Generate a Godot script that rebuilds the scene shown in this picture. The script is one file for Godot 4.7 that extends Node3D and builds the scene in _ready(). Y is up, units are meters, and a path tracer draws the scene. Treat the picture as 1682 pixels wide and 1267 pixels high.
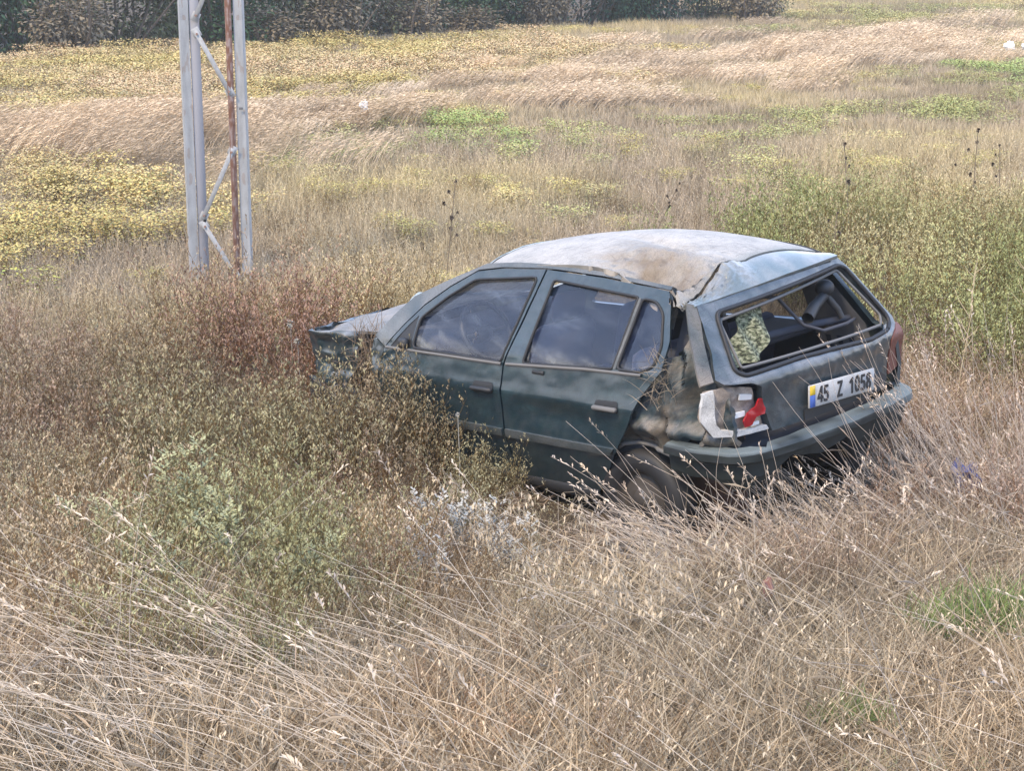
extends Node3D
# A wrecked hatchback abandoned in dry weeds beside a road embankment; a field and a hedge behind.

var rng := RandomNumberGenerator.new()
var lump := FastNoiseLite.new()      # broad variation
var fine := FastNoiseLite.new()      # small variation
var dent := FastNoiseLite.new()      # dents and stains on the car
var grit := FastNoiseLite.new()
var names := {}

# ------------------------------------------------------------------ bookkeeping
func numbered(called: String) -> String:
	if not names.has(called):
		names[called] = 0
		return called
	names[called] += 1
	return "%s_%03d" % [called, names[called]]

func tag(o: Node, label: String, category: String, group := "", kind := "") -> void:
	if label: o.set_meta("label", label)
	if category: o.set_meta("category", category)
	if group: o.set_meta("group", group)
	if kind: o.set_meta("kind", kind)

func thing(called: String, label: String, category: String, at := Vector3.ZERO, group := "") -> Node3D:
	var o := Node3D.new()
	o.name = numbered(called)
	add_child(o)
	o.position = at
	tag(o, label, category, group)
	return o

func obj(called: String, mesh: Mesh, m: Material, parent: Node = self) -> MeshInstance3D:
	var o := MeshInstance3D.new()
	o.mesh = mesh
	o.material_override = m
	o.name = numbered(called) if parent == self else called
	parent.add_child(o, true)
	return o

func mat(c: Color, rough := 0.9, spec := 0.5, tinted := false) -> StandardMaterial3D:
	var m := StandardMaterial3D.new()
	m.albedo_color = c.linear_to_srgb()
	m.roughness = rough
	m.metallic_specular = spec
	m.vertex_color_use_as_albedo = tinted
	m.cull_mode = BaseMaterial3D.CULL_DISABLED
	return m

func st_new() -> SurfaceTool:
	var st := SurfaceTool.new()
	st.begin(Mesh.PRIMITIVE_TRIANGLES)
	return st

func tri(st: SurfaceTool, a: Vector3, b: Vector3, c: Vector3, ca := Color.WHITE, cb := Color.WHITE, cc := Color.WHITE) -> void:
	st.set_color(ca); st.add_vertex(a)
	st.set_color(cb); st.add_vertex(b)
	st.set_color(cc); st.add_vertex(c)

# ------------------------------------------------------------------ ground shape
func ground_y(x: float, z: float) -> float:
	var t := maxf(0.0, 9.6 + z)
	return 0.17 * t * t / (t + 1.2) + 0.05 * lump.get_noise_2d(x * 9.0, z * 9.0)

# ------------------------------------------------------------------ smooth curved solids
func tube(st: SurfaceTool, pts: Array, r0: float, r1: float, sides := 6, c := Color.WHITE) -> void:
	var n := pts.size()
	var rings := []
	var up := Vector3(0.31, 0.2, 0.93)
	for i in n:
		var d: Vector3 = (pts[mini(i + 1, n - 1)] - pts[maxi(i - 1, 0)]).normalized()
		var a := d.cross(up).normalized()
		var b := d.cross(a)
		var r := lerpf(r0, r1, float(i) / (n - 1))
		var ring := []
		for k in sides:
			var t := TAU * k / sides
			var v := a * cos(t) + b * sin(t)
			ring.append([pts[i] + v * r, v])
		rings.append(ring)
	for i in n - 1:
		for k in sides:
			var k2 := (k + 1) % sides
			for q in [rings[i][k], rings[i + 1][k], rings[i][k2], rings[i][k2], rings[i + 1][k], rings[i + 1][k2]]:
				st.set_color(c); st.set_normal(q[1]); st.set_uv(Vector2(q[0].x + q[0].z, q[0].y)); st.add_vertex(q[0])

func tube_mesh(pts: Array, r0: float, r1: float, sides := 6) -> ArrayMesh:
	var st := st_new()
	tube(st, pts, r0, r1, sides)
	return st.commit()

# a box with chamfered edges, centred
func bevel_box(s: Vector3, ch: float) -> ArrayMesh:
	var st := st_new()
	var h := s * 0.5
	var v := {}
	for sx in [-1, 1]: for sy in [-1, 1]: for sz in [-1, 1]:
		var k := Vector3(sx, sy, sz)
		v[[k, 0]] = k * (h - Vector3(0, ch, ch)); v[[k, 1]] = k * (h - Vector3(ch, 0, ch)); v[[k, 2]] = k * (h - Vector3(ch, ch, 0))
	var put := func(ps: Array):
		var c := Vector3.ZERO
		for p in ps: c += p
		for i in range(1, ps.size() - 1):
			var a: Vector3 = ps[0]; var b: Vector3 = ps[i]; var d: Vector3 = ps[i + 1]
			if (b - a).cross(d - a).dot(c) > 0: tri(st, a, d, b)
			else: tri(st, a, b, d)
	for ax in 3:
		var b1 := (ax + 1) % 3; var b2 := (ax + 2) % 3
		for s0 in [-1, 1]:
			var q := []
			for pr in [[-1, -1], [1, -1], [1, 1], [-1, 1]]:
				var k := Vector3(); k[ax] = s0; k[b1] = pr[0]; k[b2] = pr[1]
				q.append(v[[k, ax]])
			put.call(q)
			for s1 in [-1, 1]:
				var ka := Vector3(); ka[ax] = s0; ka[b1] = s1; ka[b2] = -1
				var kb := Vector3(ka); kb[b2] = 1
				put.call([v[[ka, ax]], v[[kb, ax]], v[[kb, b1]], v[[ka, b1]]])
	for sx in [-1, 1]: for sy in [-1, 1]: for sz in [-1, 1]:
		var k := Vector3(sx, sy, sz)
		put.call([v[[k, 0]], v[[k, 1]], v[[k, 2]]])
	st.generate_normals()
	return st.commit()

# a lathed solid about the z axis: profile of (radius, z)
func lathe(profile: Array, sides := 40) -> ArrayMesh:
	var st := st_new()
	for i in profile.size() - 1:
		for k in sides:
			var a := TAU * k / sides; var b := TAU * (k + 1) / sides
			var p: Vector2 = profile[i]; var q: Vector2 = profile[i + 1]
			var v := [Vector3(cos(a) * p.x, sin(a) * p.x, p.y), Vector3(cos(b) * p.x, sin(b) * p.x, p.y), Vector3(cos(a) * q.x, sin(a) * q.x, q.y), Vector3(cos(b) * q.x, sin(b) * q.x, q.y)]
			for j in [0, 1, 2, 2, 1, 3]: st.add_vertex(v[j])
	st.index(); st.generate_normals()
	return st.commit()

# ------------------------------------------------------------------ car bodywork
# A panel: an outline (with holes) in two surface coordinates, bent onto the body by «shape», with a folded edge of thickness «deep».
func panel(outline: Array, holes: Array, shape: Callable, paint: Callable, cell := 0.03, deep := 0.012) -> ArrayMesh:
	var st := st_new()
	var poly := PackedVector2Array(outline)
	var box := Rect2(poly[0], Vector2.ZERO)
	for p in poly: box = box.expand(p)
	var e := 0.004
	var normal_at := func(u: Vector2) -> Vector3:
		var dx: Vector3 = shape.call(u + Vector2(e, 0)) - shape.call(u - Vector2(e, 0))
		var dy: Vector3 = shape.call(u + Vector2(0, e)) - shape.call(u - Vector2(0, e))
		return dx.cross(dy).normalized()
	var cache := {}
	var point := func(u: Vector2) -> Array:
		if not cache.has(u):
			var p: Vector3 = shape.call(u)
			var n: Vector3 = normal_at.call(u)
			if n.dot(p - Vector3(1.7, 0.5, 0)) < 0: n = -n
			cache[u] = [p, n, paint.call(p, n)]
		return cache[u]
	var put := func(u: Vector2):
		var q: Array = point.call(u)
		st.set_uv(u); st.set_normal(q[1]); st.set_color(q[2]); st.add_vertex(q[0])
	var nx := ceili(box.size.x / cell); var ny := ceili(box.size.y / cell)
	for i in nx: for j in ny:
		var o := box.position + Vector2(i, j) * cell
		var pieces: Array = Geometry2D.intersect_polygons(PackedVector2Array([o, o + Vector2(cell, 0), o + Vector2(cell, cell), o + Vector2(0, cell)]), poly)
		for h in holes:
			var left := []
			for pc in pieces: left.append_array(Geometry2D.clip_polygons(pc, PackedVector2Array(h)))
			pieces = left
		for pc in pieces:
			var ix := Geometry2D.triangulate_polygon(pc)
			for k in range(0, ix.size(), 3):
				var a: Vector2 = pc[ix[k]]; var b: Vector2 = pc[ix[k + 1]]; var c: Vector2 = pc[ix[k + 2]]
				var pa: Array = point.call(a); var pb: Array = point.call(b); var pd: Array = point.call(c)
				if (pb[0] - pa[0]).cross(pd[0] - pa[0]).dot(pa[1]) > 0: put.call(a); put.call(c); put.call(b)
				else: put.call(a); put.call(b); put.call(c)
	if deep > 0.0:
		for loop in [outline] + holes:
			var n: int = loop.size()
			for i in n:
				var a: Vector2 = loop[i]; var b: Vector2 = loop[(i + 1) % n]
				var m := maxi(1, ceili(a.distance_to(b) / cell))
				for s in m:
					var pa: Array = point.call(a.lerp(b, float(s) / m)); var pb: Array = point.call(a.lerp(b, float(s + 1) / m))
					var qa: Vector3 = pa[0] - pa[1] * deep; var qb: Vector3 = pb[0] - pb[1] * deep
					var side: Vector3 = (pb[0] - pa[0]).cross(pa[1]).normalized()
					for v in [[pa[0], pa], [pb[0], pb], [qa, pa], [qa, pa], [pb[0], pb], [qb, pb]]:
						st.set_uv(Vector2.ZERO); st.set_normal(side); st.set_color(v[1][2]); st.add_vertex(v[0])
	return st.commit()

func smooth_poly(pts: Array, r := 0.02, steps := 3) -> Array:   # rounds the corners of an outline
	var out := []
	var n := pts.size()
	for i in n:
		var p: Vector2 = pts[i]; var a: Vector2 = pts[(i + n - 1) % n]; var b: Vector2 = pts[(i + 1) % n]
		var pa := p + (a - p).normalized() * minf(r, a.distance_to(p) * 0.45)
		var pb := p + (b - p).normalized() * minf(r, b.distance_to(p) * 0.45)
		for k in steps + 1:
			var t := float(k) / steps
			out.append(pa.lerp(p, t).lerp(p.lerp(pb, t), t))
	return out

func bump(x: float, at: float, wide: float) -> float:
	return exp(-((x - at) / wide) ** 2)

func half_width(x: float, y: float) -> float:
	var s := 0.818 - 0.10 * maxf(0.0, 0.68 - y) - 0.26 * maxf(0.0, 0.44 - y) - 0.21 * clampf(y - 0.70, 0.0, 0.2) - 0.06 * maxf(0.0, y - 0.9)
	if y > 0.9: s -= (y - 0.9) * 0.42
	s += 0.004 * bump(y, 0.70, 0.03)
	return s - 0.012 * (x - 1.7) ** 2 - 0.35 * maxf(0.0, x - 3.25) ** 2

func left(off := 0.0) -> Callable:
	return func(u: Vector2) -> Vector3:
		var d := 0.0022 * dent.get_noise_2d(u.x * 40.0, u.y * 60.0)
		d += 0.008 * smoothstep(2.45, 2.75, u.x) * dent.get_noise_2d(u.x * 130.0 + 50.0, u.y * 130.0) * smoothstep(0.95, 0.8, u.y)
		d -= 0.022 * bump(u.x, 1.30, 0.30) * bump(u.y, 0.60, 0.07)
		return Vector3(u.x, u.y, -(half_width(u.x, u.y) + d - off))

func right_side(off := 0.0) -> Callable:
	return func(u: Vector2) -> Vector3: return Vector3(u.x, u.y, half_width(u.x, u.y) - off)

func fold(x: float) -> float:   # sharp creases
	return 1.0 - 2.0 * sqrt(x * x + 0.006)

func quarter(off := 0.0) -> Callable:   # rear left quarter, crushed inwards and creased
	return func(u: Vector2) -> Vector3:
		var inside := 0.045 + 0.03 * smoothstep(0.15, 0.45, u.x)
		var k := 0.046 * fold(1.3 * dent.get_noise_2d(u.x * 30.0 + 9.0, u.y * 19.0 - u.x * 18.0)) + 0.003 * grit.get_noise_2d(u.x * 60.0, u.y * 45.0)
		k -= 0.06 * bump(u.x, 0.38, 0.12) * bump(u.y, 0.74, 0.12) - 0.05 * bump(u.y, 0.60, 0.045)
		return Vector3(u.x, u.y, -(half_width(u.x, u.y) - inside - 0.02 + k - off))

func roof_y(x: float, z: float) -> float:
	var y := 1.497 - 0.11 * (x - 1.15) ** 2 - 0.31 * z * z - 0.8 * maxf(0.0, 0.6 - x) ** 2
	y += 0.02 * bump(x, 1.0, 0.4) * bump(z, 0.0, 0.3)
	# the crushed rear left corner: a trough behind the door frame, a roll above it and a sharp kink
	var near := smoothstep(-0.05, -0.42, z) * smoothstep(1.45, 0.9, x)
	y -= 0.14 * bump(x, 0.72, 0.22) * bump(z, -0.54, 0.13)
	y += 0.040 * bump(x, 0.80, 0.33) * bump(z + 0.14 * (x - 0.8), -0.33, 0.075) - 0.025 * bump(x, 0.95, 0.35) * bump(z - 0.25 * (x - 0.9), -0.22, 0.04)
	y += 0.06 * maxf(0.0, 1.0 - absf(x + 0.25 * (z + 0.4) - 0.47) / 0.06) * smoothstep(-0.14, -0.36, z)
	y -= 0.03 * bump(x, 0.33, 0.08) * bump(z, -0.46, 0.12)
	y += near * (0.018 * fold(dent.get_noise_2d(x * 70.0, z * 90.0)) - 0.014 + 0.0015 * grit.get_noise_2d(x * 50.0, z * 50.0))
	return y + 0.0018 * dent.get_noise_2d(x * 50.0, z * 50.0)

func roof(off := 0.0) -> Callable:
	return func(u: Vector2) -> Vector3: return Vector3(u.x, roof_y(u.x, u.y) - off, u.y)

func rear_x(z: float, y: float) -> float:
	return 0.08 + maxf(0.0, y - 0.9) * 0.6 + 0.10 * z * z + 0.5 * maxf(0.0, -0.72 - z) - 0.015 * bump(y, 0.86, 0.05)

func rear(off := 0.0, dented := 0.0) -> Callable:
	return func(u: Vector2) -> Vector3:
		return Vector3(rear_x(u.x, u.y) + off + dented * dent.get_noise_2d(u.x * 90.0, u.y * 90.0), u.y, u.x)

func hood_shape() -> Callable:
	return func(u: Vector2) -> Vector3:
		return Vector3(u.x, 0.985 - 0.13 * (u.x - 2.75) - 0.13 * u.y * u.y - 0.5 * maxf(0.0, u.x - 3.4) ** 2 + 0.014 * dent.get_noise_2d(u.x * 40.0, u.y * 40.0), u.y)

# body colour with the dust and mud that has settled on it (linear values)
const GREEN := Color(0.008, 0.034, 0.050)
const DUST := Color(0.40, 0.37, 0.34)
const MUD := Color(0.22, 0.165, 0.11)
func body(dusty: float, muddy := 0.0) -> Callable:
	return func(p: Vector3, n: Vector3) -> Color:
		var q := dent.get_noise_3d(p.x * 35.0, p.y * 35.0, p.z * 35.0)
		var f := grit.get_noise_3d(p.x * 40.0, p.y * 40.0, p.z * 40.0)
		var d := dusty * (0.75 + 0.7 * q) + 0.75 * smoothstep(0.35, 0.9, n.y) * (0.85 + 0.35 * q) + 0.10 * f
		var m := clampf(muddy * (0.45 + 1.3 * q + 0.6 * f), 0.0, 1.0)
		var scuff := 0.20 * smoothstep(.22, .42, grit.get_noise_3d(p.x * 4.0, p.y * 22.0, p.z * 22.0)) * (0.4 + 1.2 * absf(q))
		return GREEN.lerp(Color(.10, .19, .22), scuff).lerp(DUST, clampf(d, 0.02, 0.92)).lerp(MUD, m)

func roof_paint() -> Callable:
	return func(p: Vector3, _n: Vector3) -> Color:
		var q := dent.get_noise_2d(p.x * 30.0, p.z * 45.0)
		var f := grit.get_noise_2d(p.x * 55.0, p.z * 55.0)
		var c := GREEN.lerp(Color(0.56, 0.515, 0.46), clampf(0.86 + 0.22 * q + 0.30 * f, 0.2, 1.0))
		var m := bump(p.x, 0.72, 0.32) * bump(p.z, -0.50, 0.15) * 1.1 + 0.5 * bump(p.x, 1.0, 0.35) * bump(p.z + 0.2 * q, -0.36, 0.10)
		var clean := smoothstep(0.55, 0.40, p.x) * (0.55 + 0.5 * q)
		c = c.lerp(Color(0.10, 0.16, 0.17), clampf(clean * 1.1, 0.0, 0.85))
		return c.lerp(MUD, clampf(m * (0.75 + 0.5 * f + 0.5 * q), 0.0, 0.95))

func plain(c: Color, vary := 0.25) -> Callable:
	return func(p: Vector3, _n: Vector3) -> Color:
		var f := 1.0 + vary * grit.get_noise_3d(p.x * 30.0, p.y * 30.0, p.z * 30.0) + vary * dent.get_noise_3d(p.x * 40.0, p.y * 40.0, p.z * 40.0)
		return Color(c.r * f, c.g * f, c.b * f)

func along(shape: Callable, pts: Array, lift: float, closed := true) -> Array:
	var out := []
	var n := pts.size()
	for i in (n if closed else n - 1):
		var a: Vector2 = pts[i]; var b: Vector2 = pts[(i + 1) % n]
		var m := maxi(1, ceili(a.distance_to(b) / 0.06))
		for s in m:
			var p: Vector3 = shape.call(a.lerp(b, float(s) / m))
			out.append(p + Vector3(0, 0, -lift))
	if closed: out.append(out[0]); out.append(out[1])
	else: out.append(shape.call(pts[n - 1]) + Vector3(0, 0, -lift))
	return out

func grain_texture(seed_: int, low: float, scratches: int) -> ImageTexture:
	var r := RandomNumberGenerator.new(); r.seed = seed_
	var im := Image.create(512, 512, false, Image.FORMAT_RGB8)
	for y in 512: for x in 512:
		var v := 1.0 - (1.0 - low) * r.randf() * r.randf() - 0.10 * absf(fine.get_noise_2d(x * 0.6, y * 0.6))
		im.set_pixel(x, y, Color(v, v, v))
	for k in scratches:
		var p := Vector2(r.randf() * 512, r.randf() * 512); var a := r.randf_range(-0.5, 0.5) + (PI / 2 if r.randf() < 0.3 else 0.0)
		for s in r.randi_range(10, 70):
			var q := p + Vector2(cos(a), sin(a)) * s
			im.set_pixel(posmod(int(q.x), 512), posmod(int(q.y), 512), Color(low, low, low))
	return ImageTexture.create_from_image(im)

func dust_film_texture(seed_: int) -> ImageTexture:   # how thick the dust lies on a pane: smears and speckle
	var im := Image.create(256, 256, false, Image.FORMAT_RGBA8)
	var r := RandomNumberGenerator.new(); r.seed = seed_
	for y in 256: for x in 256:
		var s := 0.5 + 0.9 * lump.get_noise_2d(x * 0.5 + seed_ * 77.0 + y * 0.35, y * 2.6 - x * 0.8)
		var t := 0.5 + 0.8 * fine.get_noise_2d(x * 1.2 + seed_, y * 1.2)
		var a := clampf(0.02 + 0.28 * s * s * s + 0.16 * t * s * s, 0.0, 0.6)
		im.set_pixel(x, y, Color(0.60, 0.66, 0.75, a))
	return ImageTexture.create_from_image(im)

func car() -> void:
	var c := thing("wrecked_car", "crashed dark green hatchback with crushed rear corner, sunk in dry weeds", "car")
	c.transform = Transform3D(Basis(Vector3(-0.7072, -0.0581, -0.7046), Vector3(-0.0704, 0.9975, -0.0115), Vector3(0.7035, 0.0415, -0.7095)).orthonormalized(), Vector3(1.7781, 0.0991, -9.2111))
	var paint := mat(Color.WHITE, 0.30, 0.5, true)
	paint.albedo_texture = grain_texture(3, 0.55, 160)
	paint.uv1_scale = Vector3(1.7, 1.7, 1)
	paint.clearcoat_enabled = true; paint.clearcoat = 0.8; paint.clearcoat_roughness = 0.14
	var dusty := mat(Color.WHITE, 0.64, 0.5, true)
	dusty.albedo_texture = grain_texture(8, 0.50, 60)
	dusty.uv1_scale = Vector3(1.9, 1.9, 1)
	var rubber := mat(Color(0.018, 0.018, 0.020), 0.6)
	var black := mat(Color(0.022, 0.023, 0.026), 0.55)
	var trim_dust := mat(Color(0.14, 0.135, 0.13), 0.7)
	var cabin := mat(Color(0.035, 0.038, 0.052), 0.85)
	var cloth := mat(Color(0.045, 0.048, 0.075), 0.95)
	var lining := mat(Color(0.13, 0.13, 0.14), 0.9)
	var tinted := StandardMaterial3D.new()
	tinted.albedo_color = Color(.28, .28, .30, .72); tinted.roughness = .12; tinted.transparency = BaseMaterial3D.TRANSPARENCY_ALPHA; tinted.cull_mode = BaseMaterial3D.CULL_DISABLED
	var steel := mat(Color(0.085, 0.072, 0.062), 0.75); steel.albedo_texture = grain_texture(31, .4, 40)
	var rust := mat(Color(0.085, 0.045, 0.03), 0.95)
	var white := mat(Color(0.70, 0.69, 0.67), 0.5)
	var glass := StandardMaterial3D.new()
	glass.albedo_color = Color(0.35, 0.48, 0.75, 0.05); glass.roughness = 0.04; glass.transparency = BaseMaterial3D.TRANSPARENCY_ALPHA
	glass.cull_mode = BaseMaterial3D.CULL_DISABLED
	var films := []
	for k in 2:
		var fm := StandardMaterial3D.new()
		fm.albedo_texture = dust_film_texture(k + 1); fm.roughness = 1.0; fm.transparency = BaseMaterial3D.TRANSPARENCY_ALPHA; fm.cull_mode = BaseMaterial3D.CULL_DISABLED
		fm.uv1_scale = Vector3(1.3, 1.3, 1); fm.vertex_color_use_as_albedo = true
		films.append(fm)

	# --- the left side
	var win_f := smooth_poly([Vector2(2.49, .862), Vector2(2.475, 1.03), Vector2(2.29, 1.16), Vector2(2.09, 1.272), Vector2(1.605, 1.318), Vector2(1.735, .858)], 0.03)
	var win_r := smooth_poly([Vector2(1.475, 1.312), Vector2(.845, 1.268), Vector2(.905, .905), Vector2(1.565, .868)], 0.02)
	var win_q := smooth_poly([Vector2(.815, 1.264), Vector2(.72, 1.255), Vector2(.655, 1.20), Vector2(.615, 1.04), Vector2(.635, .94), Vector2(.72, .905), Vector2(.878, .907)], 0.03)
	var sail := [Vector2(2.70, .845), Vector2(2.505, .862), Vector2(2.495, 1.045), Vector2(2.56, .99)]
	var front_out := [Vector2(2.745, .84), Vector2(2.60, .985), Vector2(2.47, 1.10), Vector2(2.29, 1.215), Vector2(2.09, 1.318), Vector2(1.90, 1.345), Vector2(1.558, 1.362), Vector2(1.64, 1.10), Vector2(1.722, .84), Vector2(1.745, .45), Vector2(1.75, .19), Vector2(2.70, .19), Vector2(2.79, .45), Vector2(2.80, .67)]
	var fd := obj("front_door", panel(front_out, [win_f, sail], left(), body(0.045)), paint, c)
	fd.set_meta("label", "front door with a dusty closed window")
	var rear_out := [Vector2(1.545, 1.362), Vector2(1.13, 1.348), Vector2(.655, 1.312), Vector2(.625, 1.26), Vector2(.572, 1.07), Vector2(.58, .92), Vector2(.70, .78), Vector2(.80, .60), Vector2(.90, .45), Vector2(1.07, .22), Vector2(1.12, .17), Vector2(1.737, .18), Vector2(1.732, .45), Vector2(1.71, .84), Vector2(1.625, 1.10)]
	var rd := obj("rear_door", panel(rear_out, [win_r, win_q], left(), body(0.045)), paint, c)
	rd.set_meta("label", "rear door sprung out from the crushed bodywork behind it")
	var rail := [Vector2(2.85, .90), Vector2(2.72, 1.03), Vector2(2.58, 1.145), Vector2(2.32, 1.255), Vector2(2.03, 1.365), Vector2(1.80, 1.385), Vector2(1.54, 1.392), Vector2(1.13, 1.376), Vector2(.64, 1.335), Vector2(.645, 1.318), Vector2(1.13, 1.356), Vector2(1.55, 1.370), Vector2(1.90, 1.353), Vector2(2.09, 1.326), Vector2(2.295, 1.223), Vector2(2.475, 1.108), Vector2(2.605, .993), Vector2(2.752, .845)]
	obj("windscreen_pillar", panel(rail, [], left(0.004), body(0.35), 0.03, 0.04), paint, c)
	obj("front_fender", panel(smooth_poly([Vector2(2.755, .835), Vector2(2.85, .895), Vector2(2.875, .80), Vector2(2.845, .67), Vector2(2.835, .45), Vector2(2.80, .20), Vector2(2.71, .20), Vector2(2.80, .45), Vector2(2.808, .67)], 0.02), [], left(0.002), body(0.18), 0.03, 0.05), paint, c)
	var wrinkled := func(u: Vector2) -> Vector3:
		return Vector3(u.x, u.y, -(half_width(u.x, u.y) - 0.03 + 0.016 * fold(1.2 * dent.get_noise_2d(u.x * 26.0 + u.y * 14.0, u.y * 40.0)) - 0.05 * bump(u.y, 0.66, 0.10) + 0.03 * bump(u.y, 0.86, 0.03)))
	var torn := obj("front_fender", panel(smooth_poly([Vector2(3.03, .905), Vector2(3.30, .885), Vector2(3.57, .855), Vector2(3.61, .76), Vector2(3.56, .60), Vector2(3.40, .52), Vector2(3.20, .56), Vector2(3.06, .70)], 0.03), [], wrinkled, body(0.05, 0.10), 0.03, 0.03), paint, c)
	torn.set_meta("label", "torn off forward piece of the front wing")
	obj("front_bumper", panel([Vector2(3.00, .50), Vector2(3.20, .555), Vector2(3.40, .50), Vector2(3.58, .56), Vector2(3.62, .40), Vector2(3.5, .22), Vector2(3.05, .25)], [], left(0.0), plain(Color(.04, .042, .045)), 0.04, 0.04), dusty, c)
	obj("nose", panel([Vector2(-.68, .25), Vector2(.70, .25), Vector2(.70, .86), Vector2(-.66, .86)], [], func(u: Vector2): return Vector3(3.60 - 0.12 * u.x * u.x + 0.03 * dent.get_noise_2d(u.x * 90, u.y * 90), u.y, u.x), body(0.15), 0.05, 0.03), paint, c)
	# panes, dust on them, rubber seals
	var k := 0
	for w in [win_f, win_r, win_q]:
		var pane := obj("window", panel(w, [], left(0.022), plain(Color.WHITE, 0), 0.05, 0.0), glass, c)
		obj("dust_film", panel(w, [], left(0.018), func(p: Vector3, _n: Vector3): return Color(.95, .95, .95, 0).lerp(Color(1.0, .84, .62, 0), smoothstep(1.05, .88, p.y)) + Color(0, 0, 0, clampf(.22 + .9 * smoothstep(1.06, .88, p.y + .10 * dent.get_noise_2d(p.x * 40.0, p.y * 20.0)) + .25 * dent.get_noise_2d(p.x * 14.0 + p.y * 16.0, p.y * 40.0 - p.x * 9.0), 0, 1)), 0.025, 0.0), films[mini(k, 1)], pane)
		obj("rubber_seal", tube_mesh(along(left(), w, 0.0), 0.009, 0.009), rubber, pane)
		k += 1
	obj("window_divider", panel([Vector2(.838, 1.266), Vector2(.822, 1.265), Vector2(.882, .907), Vector2(.900, .906)], [], left(-0.006), body(0.35), 0.03, 0.02), dusty, c)
	obj("mirror_base", panel(sail, [], left(0.004), plain(Color(.022, .023, .026)), 0.04, 0.02), black, c)
	obj("mirror_stub", bevel_box(Vector3(0.07, 0.06, 0.05), 0.012), black, c).position = Vector3(2.56, 0.885, -half_width(2.56, 0.885) - 0.015)
	# waist strips, rub strips, sill
	obj("waist_strip", tube_mesh(along(left(), [Vector2(2.73, .845), Vector2(1.728, .850)], 0.004, false), 0.010, 0.010), trim_dust, c)
	obj("waist_strip", tube_mesh(along(left(), [Vector2(1.69, .852), Vector2(1.1, .885), Vector2(.70, .893)], 0.004, false), 0.010, 0.010), trim_dust, c)
	obj("rub_strip", panel([Vector2(1.755, .425), Vector2(2.78, .425), Vector2(2.785, .47), Vector2(1.75, .47)], [], left(-0.013), body(0.25), 0.03, 0.016), paint, c)
	obj("rub_strip", panel([Vector2(1.725, .425), Vector2(.935, .425), Vector2(.905, .468), Vector2(1.723, .472)], [], left(-0.013), body(0.25), 0.03, 0.016), paint, c)
	obj("sill", tube_mesh(along(left(0.03), [Vector2(2.75, .16), Vector2(1.12, .15)], 0, false), 0.05, 0.05, 8), black, c)
	# handles: a recess and a bar across it
	for hx in [1.865, 0.925]:
		var hy := 0.705
		var rec := obj("handle_recess", panel(smooth_poly([Vector2(hx - .085, hy - .03), Vector2(hx + .085, hy - .035), Vector2(hx + .08, hy + .03), Vector2(hx - .08, hy + .035)], 0.02), [], left(-0.003), plain(Color(.015, .016, .018)), 0.03, 0.0), black, c)
		var bar := obj("handle", bevel_box(Vector3(0.17, 0.026, 0.03), 0.008), trim_dust if hx < 1 else black, rec)
		bar.position = Vector3(hx, hy - 0.008, -half_width(hx, hy) - 0.016)
		bar.rotation.y = 0.02
	obj("side_marker", bevel_box(Vector3(0.09, 0.022, 0.012), 0.004), black, c).position = Vector3(1.44, 0.832, -half_width(1.44, 0.832) - 0.004)

	# --- rear left quarter and the pillar above it
	var arch := []
	for a in 9:
		var t := deg_to_rad(200.0 - a * 25.0)
		arch.append(Vector2(.80 + .305 * -cos(t), .20 + .30 * sin(t)))
	arch.reverse()
	var q_out := [Vector2(.665, 1.31), Vector2(.54, 1.30), Vector2(.42, 1.275), Vector2(.35, 1.20), Vector2(.26, 1.02), Vector2(.19, .90), Vector2(.14, .80), Vector2(.13, .66), Vector2(.12, .57), Vector2(.42, .575), Vector2(.545, .47), Vector2(.64, .485), Vector2(.76, .50), Vector2(.88, .485), Vector2(.97, .43), Vector2(1.04, .33), Vector2(1.02, .45), Vector2(.80, .80), Vector2(.67, .90), Vector2(.64, 1.05)]
	var gap := smooth_poly([Vector2(.62, 1.235), Vector2(.535, 1.215), Vector2(.50, 1.10), Vector2(.515, 1.0), Vector2(.60, .97), Vector2(.66, 1.0)], 0.03)
	var qp := obj("rear_quarter_panel", panel(q_out, [gap], quarter(), body(0.12, 0.50), 0.012, 0.025), dusty, c)
	qp.set_meta("label", "crushed and muddy rear quarter panel")
	obj("arch_lip", tube_mesh(along(quarter(), [Vector2(.545, .47), Vector2(.64, .487), Vector2(.76, .50), Vector2(.88, .487), Vector2(.97, .435), Vector2(1.03, .34)], 0.01, false), 0.014, 0.010), trim_dust, c)
	obj("wheel_house", bevel_box(Vector3(0.95, 0.60, 0.05), 0.01), rust, c).position = Vector3(0.75, 0.28, -0.47)
	obj("wheel_house", panel([Vector2(.3, -.72), Vector2(1.15, -.72), Vector2(1.15, -.45), Vector2(.3, -.45)], [], func(u: Vector2): return Vector3(u.x, .54 - 0.9 * (u.x - .76) ** 2, u.y), plain(Color(.08, .05, .035)), 0.05, 0.0), rust, c)

	# --- roof, hatch and the rear
	var roof_out := [Vector2(2.10, -.50), Vector2(1.95, -.535), Vector2(1.54, -.545), Vector2(1.13, -.545), Vector2(.80, -.565), Vector2(.60, -.60), Vector2(.50, -.67), Vector2(.47, -.70), Vector2(.465, -.30), Vector2(.47, .0), Vector2(.47, .40), Vector2(.50, .53), Vector2(1.0, .55), Vector2(1.95, .54), Vector2(2.10, .50), Vector2(2.16, .25), Vector2(2.18, 0), Vector2(2.16, -.25)]
	obj("roof", panel(roof_out, [], roof(), roof_paint(), 0.022, 0.03), dusty, c)
	obj("roof_gutter", tube_mesh(along(roof(), [Vector2(2.0, .545), Vector2(1.0, .555), Vector2(.42, .54)], 0.0, false), 0.009, 0.009), rubber, c)
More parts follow.
